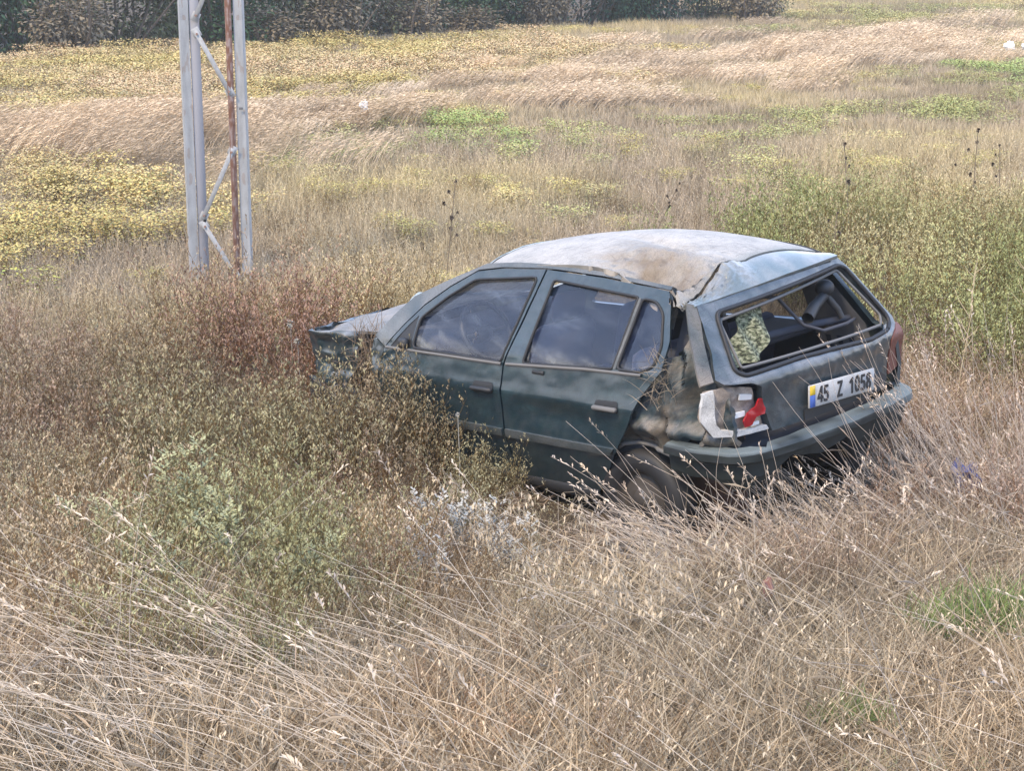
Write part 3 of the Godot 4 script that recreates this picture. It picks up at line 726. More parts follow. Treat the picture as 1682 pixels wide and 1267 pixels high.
func lay(kind: String, called: String, meshes: Array, m: Material, label: String, category: String) -> void:
	for v in meshes.size():
		var key := "%s%d" % [kind, v]
		if not heaps.has(key): continue
		var mm := MultiMesh.new()
		mm.transform_format = MultiMesh.TRANSFORM_3D
		mm.use_colors = true
		mm.mesh = meshes[v]
		var places: Array = heaps[key][0]
		mm.instance_count = places.size()
		for i in places.size():
			mm.set_instance_transform(i, places[i]); mm.set_instance_color(i, heaps[key][1][i])
		var o := MultiMeshInstance3D.new()
		o.multimesh = mm; o.material_override = m; o.name = numbered(called)
		add_child(o)
		tag(o, label, category, label, "stuff")

const ZONES := {   # where each plant community grows: outlines on the ground (x, z)
	"bean": [[-14, -45.4, -9.2, -30.4, -6, -32.9, -2.4, -35.3, .8, -38.4, 2.4, -44.3, 3, -56, -3.5, -54, -8.2, -49, -14, -48], [-7.6, -22.8, -4.4, -24, -3.3, -18, -5.6, -16.7]],
	"plume": [[-9.2, -30.4, -7, -22.8, -4.4, -24.2, -3.4, -27.9, -1.9, -31, -1.6, -34, -6, -33], [.2, -34, 2.3, -43.2, 7.9, -51.5, 14.3, -59, 12.3, -49.8, 7.4, -43.2, 3.3, -37.6]],
	"greenbean": [[-4.1, -29.9, -1.9, -31, .1, -32, 0, -28.4, -1.8, -26.2, -3.3, -23.7], [9, -77, 32, -98, 9.8, -33.3, 8, -34, 12.8, -52, 8.5, -55.4], [-.2, -58, 9, -66, 11, -78, 6, -62], [.6, -25, 1.8, -25.5, 1.7, -22, .7, -22], [1.9, -27.9, 6.4, -32, 10, -35.3, 8.6, -30.4, 5.3, -27, 2.2, -24]],
	"bright": [[-1, -31.5, -.1, -31.7, 0, -28.6, -.8, -28.2], [10.8, -45, 13, -46, 12.2, -40, 10.2, -40]],
	"olive": [[1.5, -17.0, 3.7, -20.8, 6.4, -19.8, 4.8, -12.6, 2.9, -12.2, 2.8, -14, 1.9, -15.6]],
	"red": [[-2.5, -12.8, -1.7, -14.6, -.9, -14.4, -1.3, -13.2, -1.2, -11.7, -.35, -10.0, -1.4, -9.9, -2.4, -11.2]],
	"leafy": [[-2.9, -10.3, -1.5, -10.5, -.7, -9.5, -.37, -7.3, -.6, -5.9, -1.2, -5.9, -2.0, -6.7]],
	"brown": [[-4.4, -13.2, -2.5, -13.7, -1.7, -11.7, -1.3, -10.2, -2.6, -9.6, -3.3, -9.2]],
	"mixed": [[-1.4, -10.8, .14, -9.9, .26, -8.1, .05, -6.7, -.34, -6.7, -.8, -8.1]],
	"dead": [[2.6, -13.2, 4.6, -13.7, 3.3, -9.0, 1.4, -9.0, 2.1, -10.6]],
	"russet": [[-.2, -6.2, .4, -6.3, .3, -5.2, -.3, -5.1], [-.62, -9.2, -.3, -9.2, -.3, -8.0, -.6, -8.0], [.9, -6.0, 1.4, -6.0, 1.3, -5.5, .9, -5.5]],
	"dull": [[.86, -5.4, 1.4, -5.5, 1.3, -4.5, .8, -4.5], [1.5, -7.3, 2.5, -7.6, 2.4, -6.7, 1.6, -6.6]],
}
var zones := {}
func inside(zone: String, x: float, z: float, soft: float) -> bool:
	var q := Vector2(x + soft * lump.get_noise_2d(x * 30, z * 30 + 90) * 2.0 + rng.randfn(0, soft * .5), z + soft * 2.5 * lump.get_noise_2d(x * 30 + 200, z * 20) + rng.randfn(0, soft))
	for poly in zones[zone]:
		if Geometry2D.is_point_in_polygon(q, poly): return true
	return false

func car_at(x: float, z: float) -> Vector2:   # (metres forward of the tail, metres to the car's right)
	var v := Vector3(x, 0, z) - Vector3(1.7781, 0, -9.2111)
	return Vector2(v.dot(Vector3(-.7072, 0, -.7046)), v.dot(Vector3(.7035, 0, -.7095)))

func car_clear(x: float, z: float, margin: float) -> bool:   # false inside the car's footprint
	var q := car_at(x, z)
	return q.x < -margin + .02 or q.x > 3.62 + margin or absf(q.y) > .80 + margin

func trampled(x: float, z: float) -> float:   # 1 where the growth before the rear door and wheel is low
	var q := car_at(x, z)
	return smoothstep(1.75, 1.3, q.x) * smoothstep(-.3, .1, q.x) * smoothstep(-2.1, -1.2, q.y) * smoothstep(-.3, -.6, q.y)

func vegetation() -> void:
	for k in ZONES:
		zones[k] = []
		for flat in ZONES[k]:
			var p := PackedVector2Array()
			for i in range(0, flat.size(), 2): p.append(Vector2(flat[i], flat[i + 1]))
			zones[k].append(p)
	# the field beyond the car, row behind row
	var d := 12.5
	while d < 118.0:
		var step := .40 + .0165 * (d - 12.5)
		var far := d > 27.0
		var wide := d * .33 + 2.2
		var x0 := -wide
		while x0 < wide:
			var x := x0 + rng.randfn(0, step * .2)
			var z := -d + rng.randfn(0, step * .2)
			x0 += step
			if x < 8.0 and z < -51.0 - (x + 9.5): continue      # under the hedge
			if not car_clear(x, z, .32): continue
			var s := step / (1.05 if far else .46) * (1.0 if far else .9)
			s = clampf(s, .8, 1.7)
			var v := lump.get_noise_2d(x * 14, z * 9)
			var f := rng.randf_range(.88, 1.1) * (1.0 + .35 * v)
			var soft := .35 + d * .04
			var n := "far_" if far else "mid_"
			var k := "%d" % rng.randi_range(0, 2)
			var straw_c := Color(.70, .565, .40).lerp(Color(.66, .54, .31), clampf(.45 + v * 1.5, 0, 1)) * f
			if inside("plume", x, z, soft):
				if rng.randf() < .3: drop(n + "field" + k, x, z, s, straw_c)
				else: drop(n + "plume" + k, x, z, s * rng.randf_range(.75, 1.1), Color(.73, .58, .41) * f, rng.randfn(0, .25))
			elif inside("bright", x, z, soft * .5):
				drop(n + "bean" + k, x, z, s * .8, Color(.40, .47, .16) * f)
			elif inside("bean", x, z, soft):
				if rng.randf() < .80: drop(n + "bean" + k, x, z, s * rng.randf_range(.8, 1.05), Color(.66, .525, .205).lerp(Color(.59, .44, .25), clampf(.45 + v * 1.6 + rng.randfn(0, .15), 0, 1)) * f)
				else: drop(n + "field" + k, x, z, s, straw_c)
			elif inside("greenbean", x, z, soft):
				if rng.randf() < .55: drop(n + "bean" + k, x, z, s * rng.randf_range(.5, .8), Color(.50, .49, .19).lerp(Color(.58, .47, .22), clampf(.5 + v * 2.0, 0, 1)) * f)
				else: drop(n + "field" + k, x, z, s, Color(.52, .43, .27) * f)
			elif not far and inside("olive", x, z, .3):
				drop("mid_herb" + k, x, z, rng.randf_range(.65, 1.1), Color(.40, .45, .18).lerp(Color(.56, .48, .28), clampf(.35 + v * 2.4 + rng.randfn(0, .12), 0, 1)) * f)
			elif not far and inside("red", x, z, .3):
				drop("mid_herb" + k, x, z, rng.randf_range(.75, .95), Color(.54, .37, .27).lerp(Color(.50, .41, .24), clampf(.5 + v * 1.8, 0, 1)) * f)
			elif rng.randf() < .10 + .3 * smoothstep(.0, .3, v) and d > 15.5:
				drop(n + "bean" + k, x, z, s * .6, Color(.56, .47, .17) * f)
				drop(n + "field" + k, x, z, s, straw_c)
			elif not far and rng.randf() < .10:
				drop("mid_herb" + k, x, z, rng.randf_range(.4, .6), Color(.52, .43, .27) * f)
			else:
				drop(n + "field" + k, x, z, s, straw_c)
		d += step
	# from the car down to the foot of the embankment: first the mat of dead grass
	d = 3.2
	while d < 13.6:
		var step := .60
		var wide := d * .31 + 1.1
		var x0 := -wide
		while x0 < wide:
			var x := x0 + rng.randfn(0, step * .15)
			var z := -d + rng.randfn(0, step * .15)
			x0 += step
			if not car_clear(x, z, .50) or trampled(x, z) > .35: continue
			var v := lump.get_noise_2d(x * 45, z * 38)
			drop("bank%d" % rng.randi_range(0, 3), x, z, rng.randf_range(.9, 1.1), Color(.67, .55, .38).lerp(Color(.57, .44, .29), clampf(.5 + v * 1.8, 0, 1)) * (rng.randf_range(.88, 1.12) * (1.0 + .5 * v)))
		d += step
	# then the weeds and the short growth against the car
	d = 3.3
	while d < 13.6:
		var step := .35
		var wide := d * .31 + .9
		var x0 := -wide
		while x0 < wide:
			var x := x0 + rng.randfn(0, step * .25)
			var z := -d + rng.randfn(0, step * .25)
			x0 += step
			var near_car := not car_clear(x, z, .55) or trampled(x, z) > .3
			if not car_clear(x, z, .06): continue
			var v := lump.get_noise_2d(x * 45, z * 38)
			var f := rng.randf_range(.85, 1.12) * (1.0 + .35 * v)
			var tan_c := Color(.63, .505, .37).lerp(Color(.53, .40, .285), clampf(.5 + v * 1.8, 0, 1)) * f
			var k3 := "%d" % rng.randi_range(0, 2)
			var low := lerpf(1.0, .6, trampled(x, z))
			if near_car:
				drop("edge" + k3, x, z, low, tan_c)
				if low < .9 and rng.randf() < .75: continue
			var w := rng.randf()
			var herb := Color.BLACK; var size := 1.0; var often := .92
			var q := car_at(x, z)
			if q.x > 1.5 and q.x < 4.9 and q.y < -.7 and q.y > -2.3:      # tall growth against the front door and round the nose
				herb = Color(.38, .26, .19).lerp(Color(.36, .325, .19), clampf(.4 + v * 2.0, 0, 1)); size = rng.randf_range(.68, 1.0) * lerpf(.55, 1.05, smoothstep(1.6, 2.5, q.x)) * lerpf(1.0, .6, smoothstep(2.8, 3.1, q.x) * smoothstep(4.2, 3.8, q.x) * smoothstep(-2.0, -1.6, q.y)); often = 1.0
			elif inside("russet", x, z, .1):
				herb = Color(.52, .36, .23); size = rng.randf_range(.3, .45)
			elif inside("dull", x, z, .12):
				herb = Color(.36, .37, .20); size = rng.randf_range(.18, .3)
			elif inside("red", x, z, .2):
				herb = Color(.50, .32, .235).lerp(Color(.44, .36, .21), clampf(.45 + v * 2.0, 0, 1)); size = rng.randf_range(.85, 1.12)
			elif inside("brown", x, z, .25):
				herb = Color(.50, .37, .275).lerp(Color(.41, .375, .23), clampf(.5 + v * 2.0, 0, 1)); size = rng.randf_range(.5, .85)
			elif inside("leafy", x, z, .2):
				herb = Color(.43, .42, .22).lerp(Color(.50, .40, .26), clampf(.35 + v * 2.4, 0, 1)); size = rng.randf_range(.50, .85)
			elif inside("mixed", x, z, .2):
				herb = Color(.43, .405, .235).lerp(Color(.46, .35, .26), clampf(.5 + v * 2.4, 0, 1)); size = rng.randf_range(.42, .72)
			elif inside("olive", x, z, .3):
				herb = Color(.35, .42, .17).lerp(Color(.50, .44, .26), clampf(.4 + v * 2.5, 0, 1)); size = rng.randf_range(.5, .8)
			elif inside("dead", x, z, .25):
				herb = Color(.56, .42, .33).lerp(Color(.42, .30, .22), clampf(.5 + v * 2.0, 0, 1)); size = rng.randf_range(.4, .65)
			elif q.x < .1 and q.x > -1.0 and absf(q.y) < 1.6:
				herb = Color(.56, .42, .31).lerp(Color(.44, .32, .23), rng.randf()); size = rng.randf_range(.36, .60) * lerpf(.75, 1.1, smoothstep(-.7, .1, q.y)); often = 1.0
				drop("edge" + k3, x + .1, z + .05, 1.6, tan_c)
			elif w < .20:
				herb = Color(.50, .39, .29).lerp(Color(.46, .41, .26), rng.randf()); size = rng.randf_range(.26, .48); often = 1.0
			if herb != Color.BLACK and rng.randf() < often:
				drop("near_herb" + k3, x, z, size * lerpf(1.0, .5, trampled(x, z)), herb * f)
				if q.x > 1.5 and q.x < 4.2 and q.y < -.7 and q.y > -1.5:
					drop("near_herb" + k3, x + rng.randfn(0, .1), z + .1, size * .95, herb * f)
		d += step
	var vm := veg_mat()
	var brown := Color(.30, .22, .15)
	var mid_field := []; var far_field := []; var mid_plume := []; var far_plume := []; var mid_bean := []; var far_bean := []; var mid_herb := []; var near_herb := []; var bank := []; var edge := []
	for i in 3:
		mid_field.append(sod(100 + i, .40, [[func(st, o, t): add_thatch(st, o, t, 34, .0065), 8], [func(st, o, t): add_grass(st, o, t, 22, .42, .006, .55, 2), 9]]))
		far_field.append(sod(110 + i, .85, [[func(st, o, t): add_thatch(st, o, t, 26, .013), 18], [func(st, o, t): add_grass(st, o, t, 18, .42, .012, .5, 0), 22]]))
		mid_plume.append(sod(120 + i, .40, [[func(st, o, t): add_plume(st, o, t, 22, .75, .009), 6]]))
		far_plume.append(sod(130 + i, .85, [[func(st, o, t): add_plume(st, o, t, 22, .75, .015), 14]]))
		mid_bean.append(sod(140 + i, .40, [[func(st, o, t): add_bean(st, o, t, .46, 105), 9]]))
		far_bean.append(sod(150 + i, .85, [[func(st, o, t): add_bean(st, o, t, .5, 48, 1.55), 24]]))
		mid_herb.append(sod(160 + i, .36, [[func(st, o, t): add_herb(st, o, t, .85, 4, 14, .032, .010, brown), 7]]))
		near_herb.append(sod(170 + i, .28, [[func(st, o, t): add_herb(st, o, t, .85, 3, 16, .030, .0085, brown * 1.1, .45), 7]]))
		edge.append(sod(190 + i, .17, [[func(st, o, t): add_thatch(st, o, t, 40, .0042, .08, .28), 6]]))
	for i in 4:
		bank.append(sod(180 + i, .50, [[func(st, o, t): add_thatch(st, o, t, 40, .0050), 34], [func(st, o, t): add_grass(st, o, t, 9, .40, .0045, 1.3, 3), 18]]))
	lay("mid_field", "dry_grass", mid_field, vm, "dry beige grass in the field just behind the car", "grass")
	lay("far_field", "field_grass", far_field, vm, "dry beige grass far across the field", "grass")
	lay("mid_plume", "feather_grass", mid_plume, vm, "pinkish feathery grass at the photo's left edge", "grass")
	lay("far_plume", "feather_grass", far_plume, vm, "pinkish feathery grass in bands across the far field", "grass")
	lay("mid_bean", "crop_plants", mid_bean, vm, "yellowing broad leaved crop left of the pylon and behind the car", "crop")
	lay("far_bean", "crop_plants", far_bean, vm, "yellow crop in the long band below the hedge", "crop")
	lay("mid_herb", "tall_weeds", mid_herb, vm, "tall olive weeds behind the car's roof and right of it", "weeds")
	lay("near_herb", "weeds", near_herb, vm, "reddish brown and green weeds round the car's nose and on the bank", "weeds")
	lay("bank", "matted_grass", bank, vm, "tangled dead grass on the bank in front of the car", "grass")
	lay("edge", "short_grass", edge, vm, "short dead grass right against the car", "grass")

	# long bleached stalks, laid over to the left by the wind
	rng.seed = 15
	var stalks := st_new()
	for i in 950:
		var dd := rng.randf_range(3.9, 9.3)
		var x := rng.randf_range(-1, 1) * (dd * .30 + .9)
		var z := -dd
		if not car_clear(x, z, .05): continue
		var many := smoothstep(.12, -.25, lump.get_noise_2d(x * 40 + 500, dd * 40)) * .85 + .15
		if inside("leafy", x, z, .1) or inside("mixed", x, z, .1): many *= .35
		if rng.randf() > many: continue
		var l := rng.randf_range(.5, 1.25) * lerpf(1.0, .55, trampled(x, z))
		var to := Vector3(-rng.randf_range(.25, 1.0), rng.randf_range(.2, .9), rng.randfn(-.1, .45)).normalized() if rng.randf() < .5 else Vector3(rng.randfn(0, .8), rng.randf_range(.1, .9), rng.randfn(0, .6)).normalized()
		add_stalk(stalks, Vector3(x, ground_y(x, z), z), Color(.66, .545, .41).lerp(Color(.42, .35, .29), rng.randf() ** 1.5) * rng.randf_range(.8, 1.12), l, to, rng.randf_range(.0, .3), rng.randf() < .4)
	# pale ones thick in the near left corner, and some fallen across the car's tail
	for i in 260:
		var x := rng.randfn(-.75, .55); var z := -rng.randf_range(4.2, 6.6)
		add_stalk(stalks, Vector3(x, ground_y(x, z), z), Color(.67, .54, .40) * rng.randf_range(.75, 1.1), rng.randf_range(.6, 1.25), Vector3(-rng.randf_range(.5, 1.0), rng.randf_range(.15, .65), rng.randfn(.05, .25)).normalized(), rng.randf_range(.0, .25), rng.randf() < .3)
	for i in 190:
		var x := rng.randfn(2.62, .30); var z := rng.randfn(-9.35, .2)
		if not car_clear(x, z, .10): continue
		add_stalk(stalks, Vector3(x, ground_y(x, z), z), Color(.64, .52, .41) * rng.randf_range(.7, 1.15), rng.randf_range(.5, 1.4), Vector3(-rng.randf_range(.0, .62), rng.randf_range(.55, 1.0), rng.randfn(.0, .14)).normalized(), rng.randf_range(.0, .15), rng.randf() < .4)
	# a fan of them before the car's tail
	for i in 820:
		var s := rng.randf()
		var x := lerpf(.75, 3.3, s) + rng.randfn(0, .15); var z := lerpf(-8.45, -9.3, s) + rng.randfn(0, .3)
		if not car_clear(x, z, .06): continue
		var to := Vector3(rng.randfn(-.55, .45), rng.randf_range(.25, .9), rng.randfn(-.35, .4)).normalized()
		add_stalk(stalks, Vector3(x, ground_y(x, z), z), Color(.60, .49, .38) * rng.randf_range(.65, 1.15), rng.randf_range(.30, .78), to, rng.randf_range(.0, .25), rng.randf() < .5)
	var so := obj("long_stalks", stalks.commit(), vm)
	tag(so, "long bleached straw stalks leaning left over the bank and the car's tail", "straw", "", "stuff")
	var oats := st_new()
	for i in 30:
		var q: Vector2 = [Vector2(.15, -8.3), Vector2(.55, -7.0), Vector2(.3, -7.6), Vector2(.75, -6.9)][i % 4] + Vector2(rng.randfn(0, .16), rng.randfn(0, .3))
		add_oat(oats, Vector3(q.x, ground_y(q.x, q.y), q.y), Color(.56, .46, .33) * rng.randf_range(.8, 1.1), rng.randf_range(.3, .6), Vector3(rng.randfn(-.35, .3), 1, rng.randfn(0, .25)).normalized())
	tag(obj("wild_oats", oats.commit(), vm), "wild oats with drooping pale husks before the rear wheel", "oats", "", "stuff")

# ------------------------------------------------------------------ single plants and small things
func single_plants() -> void:
	var vm := veg_mat()
	var leafy := mat(Color(.37, .365, .20), .9, .25, true); leafy.backlight_enabled = true; leafy.backlight = Color(.25, .25, .25)
	var grey := mat(Color(.42, .40, .35), .9, .25, true)
	var stemm := mat(Color(.19, .15, .10), .9)
	# mugwort: upright stems with cut leaves
	var make := func(seed_: int, h: float, n_stems: int) -> Array:
		rng.seed = seed_
		var stems := []; var lf := st_new()
		for i in n_stems:
			var o := Vector3(rng.randfn(0, .09), 0, rng.randfn(0, .09)); var d := out_dir(.35 * rng.randf()); var l := h * rng.randf_range(.7, 1.1)
			stems.append(tube_mesh([o, o + d * l * .5 + Vector3(rng.randfn(0, .02), 0, 0), o + d * l], .004, .0015, 4))
			for k in 26:
				var t := rng.randf_range(.12, 1.0)
				var p := o + d * l * t
				var bd := out_dir(1.3); var bl := lerpf(.13, .05, t) * rng.randf_range(.7, 1.2)
				var c := Color.WHITE * lerpf(.65, 1.1, t) * rng.randf_range(.8, 1.1)
				for q in 5:
					var s := bd.cross(Vector3.UP).normalized() * (1 if q % 2 else -1)
					leaf(lf, p + bd * bl * (.2 + .18 * q), (bd + s * .8 * (0 if q == 4 else 1) + Vector3(0, .2, 0)).normalized(), bl * .5, .016, c)
		return [stems, lf.commit()]
	var kinds := [make.call(11, .55, 6), make.call(12, .45, 8), make.call(13, .65, 4)]
	var spots := [
		[-1.72, -8.75, 0, 1.10, 0, "tallest grey green mugwort by the dark hollow at the photo's left"],
		[-1.98, -8.5, 1, .9, 0, "mugwort with pale leaf tips left of the tallest one"],
		[-1.45, -8.3, 2, .85, 0, "narrow mugwort just right of the tallest one"],
		[-1.25, -7.7, 1, 1.0, 0, "broad mugwort in the middle of the green patch on the bank"],
		[-1.6, -7.3, 0, .8, 0, "low mugwort under crossing straw stalks, nearest the bank"],
		[-.88, -7.5, 1, .9, 0, "mugwort at the right edge of the green patch on the bank"],
		[-.25, -8.35, 1, .95, 1, "silver grey withered weed below the front door"],
		[-.05, -8.0, 0, .7, 1, "smaller silver grey withered weed beside the oats"],
		[-.42, -7.7, 2, .6, 1, "silver grey weed with bare stems lowest on the bank"],
	]
	for s in spots:
		var t := thing("mugwort" if s[4] == 0 else "withered_weed", s[5], "plant", Vector3(s[0], ground_y(s[0], s[1]) - .02, s[1]), "mugwort plants on the bank" if s[4] == 0 else "silver withered weeds")
		t.scale = Vector3.ONE * s[3]; t.rotation.y = s[0] * 7.0
		for sm in kinds[s[2]][0]: obj("stem", sm, stemm, t)
		obj("foliage", kinds[s[2]][1], leafy if s[4] == 0 else grey, t)
	# the fresh green tussock low on the right, and a leafy plant at the left edge of the field
	rng.seed = 77
	var green := mat(Color(.22, .29, .10), .8, .3, true); green.backlight_enabled = true; green.backlight = Color(.3, .3, .3)
	var gst := st_new()
	for i in 6: add_grass(gst, Vector3(rng.randfn(0, .07), 0, rng.randfn(0, .07)), Color.WHITE, 70, .17, .006, 1.8)
	var gm := gst.commit()
	var greens := [[1.96, -6.85, 1.0, "fresh green grass tussock low on the right of the bank"], [2.2, -7.0, .9, "smaller green tussock right of the fresh green one"], [1.75, -6.85, .6, "thin green tussock left of the fresh green one"], [1.12, -5.45, .5, "dull green tussock at the bottom edge of the photo"]]
	for g in greens:
		var o := obj("green_tussock", gm, green)
		o.position = Vector3(g[0], ground_y(g[0], g[1]) + .10, g[1]); o.scale = Vector3(g[2] * 1.25, g[2] * 1.5, g[2] * 1.1); o.rotation.y = g[0] * 5
		tag(o, g[3], "grass", "green tussocks")
	var bst := st_new()
	for i in 5: add_bean(bst, Vector3(rng.randfn(0, .14), 0, rng.randfn(0, .1)), Color.WHITE, .34, 40)
	var lp := thing("leafy_plant", "yellow green leafy plant alone in the dry grass at the photo's left edge", "plant", Vector3(-4.35, 0, -15.6))
	obj("foliage", bst.commit(), mat(Color(.40, .38, .10), .8, .3, true), lp)
	# dead thistle stalks with dark heads
	var dark := mat(Color(.075, .055, .042), .95)
	var tall := func(pts: Array, at: Vector3, heads: Array, label: String) -> void:
		var t := thing("thistle_stalk", label, "thistle", at, "dead thistle stalks with dark seed heads")
		obj("stem", tube_mesh(pts, .007, .004, 5), stemm, t)
		for h in heads:
			var st := st_new()
			for k in 40: leaf(st, Vector3.ZERO, Vector3(rng.randfn(), rng.randfn() + .4, rng.randfn()).normalized(), h[1] * rng.randf_range(.8, 1.2), h[1] * .5, Color(.8, .8, .8))
			obj("seed_head", st.commit(), dark, t).position = h[0]
			obj("twig", tube_mesh([h[2], (h[0] + h[2]) / 2 + Vector3(0, -.005, 0), h[0]], .003, .002, 4), stemm, t)
	var spike := func(x: float, z: float, h: float, lean: float, n: int, label: String) -> void:
		var pts := []; var heads := []
		for i in 5: pts.append(Vector3(lean * h * i / 4.0, h * i / 4.0, 0))
		for i in n:
			var t := 1.0 - i * .075 - (rng.randf() * .06 if i else 0.0)
			heads.append([Vector3(lean * h * t + (rng.randfn(0, .055) if i else 0.0), h * t, rng.randfn(0, .04)), rng.randf_range(.015, .032), Vector3(lean * h * (t - .06), h * (t - .06), 0)])
		tall.call(pts, Vector3(x, ground_y(x, z) - .05, z), heads, label)
	spike.call(-.62, -16.3, 1.05, .10, 7, "dead thistle stalk rising behind the car's roof left end")
	spike.call(3.30, -17.2, 1.30, -.10, 6, "straight thin thistle stalk right of the car roof, heads along its top")
	spike.call(4.75, -18.5, 1.30, .02, 6, "thistle stalk with scattered heads, second from the photo's right edge")
	spike.call(5.05, -18.4, 1.15, -.06, 4, "shorter thistle stalk beside the scattered heads")
	spike.call(5.55, -18.6, 1.25, .30, 6, "thistle stalk leaning right at the photo's right edge")
	spike.call(1.40, -18.6, .75, .45, 5, "leaning thistle stalk above the middle of the car roof")
	spike.call(2.72, -15.2, .95, .05, 3, "low thistle stalk with two heads just behind the roof's rear end")
	spike.call(-3.55, -24.6, .55, -.5, 5, "thistle heads bent over right of the pylon")
	# bare branching weeds standing in the green growth right of the car
	var pale := mat(Color(.52, .42, .27), .9, .3)
	for w in [[3.25, -12.6, .95, 51, "tall bare branching weed in the green growth right of the hatch"], [3.75, -12.9, 1.05, 52, "branching pale weed at the photo's right edge, nearest the frame"], [2.95, -11.6, .75, 53, "short bare branching weed low beside the car's right tail lamp"]]:
		rng.seed = w[3]
		var t := thing("branching_weed", w[4], "weed", Vector3(w[0], ground_y(w[0], w[1]), w[1]), "bare branching weeds right of the car")
		var h: float = w[2]
		var bend := Vector3(rng.randfn(0, .10), 0, 0)
		obj("stem", tube_mesh([Vector3.ZERO, Vector3(0, h * .5, 0) + bend * .4, Vector3(0, h, 0) + bend], .005, .002, 5), pale, t)
		for k in 9:
			var s := rng.randf_range(.3, .95)
			var p := Vector3(0, h * s, 0) + bend * s * s
			var bd := out_dir(rng.randf_range(.7, 1.4)); var bl := h * rng.randf_range(.15, .34) * (1.3 - s)
			obj("twig", tube_mesh([p, p + bd * bl * .6, p + bd * bl + Vector3(0, bl * .15, 0)], .003, .0012, 4), pale, t)
	# dried umbels and pale seed heads
	for u in [[-1.06, -10.4, .62, .022, "single round white seed head below the front door"], [-1.50, -11.9, .60, .03, "pale umbel seed head beside the car's nose"], [-1.43, -11.7, .52, .028, "lower pale umbel beside the car's nose"], [-.30, -9.6, .58, .016, "small pale seed head on a thin stalk before the rear door"]]:
		var t := thing("seed_head_stalk", u[4], "seed head", Vector3(u[0], ground_y(u[0], u[1]), u[1]), "pale seed heads in front of the car")
		obj("stem", tube_mesh([Vector3.ZERO, Vector3(.01, u[2] * .5, 0), Vector3(0, u[2], 0)], .003, .0018, 4), grey, t)
		var st := st_new()
		for k in 60: leaf(st, Vector3(0, u[2], 0), Vector3(rng.randfn(), rng.randfn() * .8 + .3, rng.randfn()).normalized(), u[3] * rng.randf_range(.8, 1.2), u[3] * .35, Color(1.3, 1.25, 1.15))
		obj("head", st.commit(), grey, t)

func crumpled(seed_: int, size: Vector3) -> ArrayMesh:   # a crushed bag or sheet
	var st := st_new()
	var n := 9
	var pt := func(i: int, j: int) -> Vector3:
		var a := TAU * i / n; var b := PI * j / 6.0
		var v := Vector3(cos(a) * sin(b), cos(b), sin(a) * sin(b))
		return v * size * (1.0 + 1.1 * fine.get_noise_3d(v.x * 40 + seed_ * 50, v.y * 40, v.z * 40))
	for i in n: for j in 6:
		tri(st, pt.call(i, j), pt.call((i + 1) % n, j), pt.call(i, j + 1)); tri(st, pt.call((i + 1) % n, j), pt.call((i + 1) % n, j + 1), pt.call(i, j + 1))
	return st.commit()

func litter() -> void:
	var white := mat(Color(.75, .75, .76), .6)
	for l in [[-2.45, -29.8, Vector3(.075, .085, .05), "crumpled white bag in the green crop right of the pylon", 1], [12.75, -46.8, Vector3(.15, .11, .09), "left one of two white bags at the photo's right edge", 2], [13.2, -46.9, Vector3(.09, .09, .08), "right, smaller one of two white bags at the photo's right edge", 3]]:
		var o := obj("white_bag", crumpled(l[4], l[2]), white)
		o.position = Vector3(l[0], ground_y(l[0], l[1]) + .46, l[1])
		tag(o, l[3], "litter", "white litter in the field")
	var b := obj("blue_bag", crumpled(5, Vector3(.09, .09, .07)), mat(Color(.10, .11, .26), .6))
	b.position = Vector3(2.52, ground_y(2.52, -9.55) + .24, -9.55)
	tag(b, "torn dark blue bag in the straw right of the car's rear bumper", "litter")
	var r := obj("red_wrapper", crumpled(6, Vector3(.022, .05, .02)), mat(Color(.30, .15, .13), .7))
	r.position = Vector3(1.10, ground_y(1.10, -7.3) + .16, -7.3)
	tag(r, "small faded red wrapper in the dead grass in front of the car", "litter")

# ------------------------------------------------------------------ pylon
func angle_iron(l: float, w1: float, w2: float, t := .008) -> ArrayMesh:   # an L section standing on end: flanges along +x and -z
	var st := st_new()
	var sec := [Vector2(0, 0), Vector2(w1, 0), Vector2(w1, t), Vector2(t, t), Vector2(t, w2), Vector2(0, w2)]
	for i in 6:
		var a: Vector2 = sec[i]; var b: Vector2 = sec[(i + 1) % 6]
		var v := [Vector3(a.x, 0, -a.y), Vector3(b.x, 0, -b.y), Vector3(a.x, l, -a.y), Vector3(b.x, l, -b.y)]
		var n := Vector3((b - a).y, 0, (b - a).x).normalized()
		for j in [0, 2, 1, 1, 2, 3]:
			st.set_normal(n); st.set_uv(Vector2(v[j].x + v[j].z, v[j].y)); st.add_vertex(v[j])
	return st.commit()

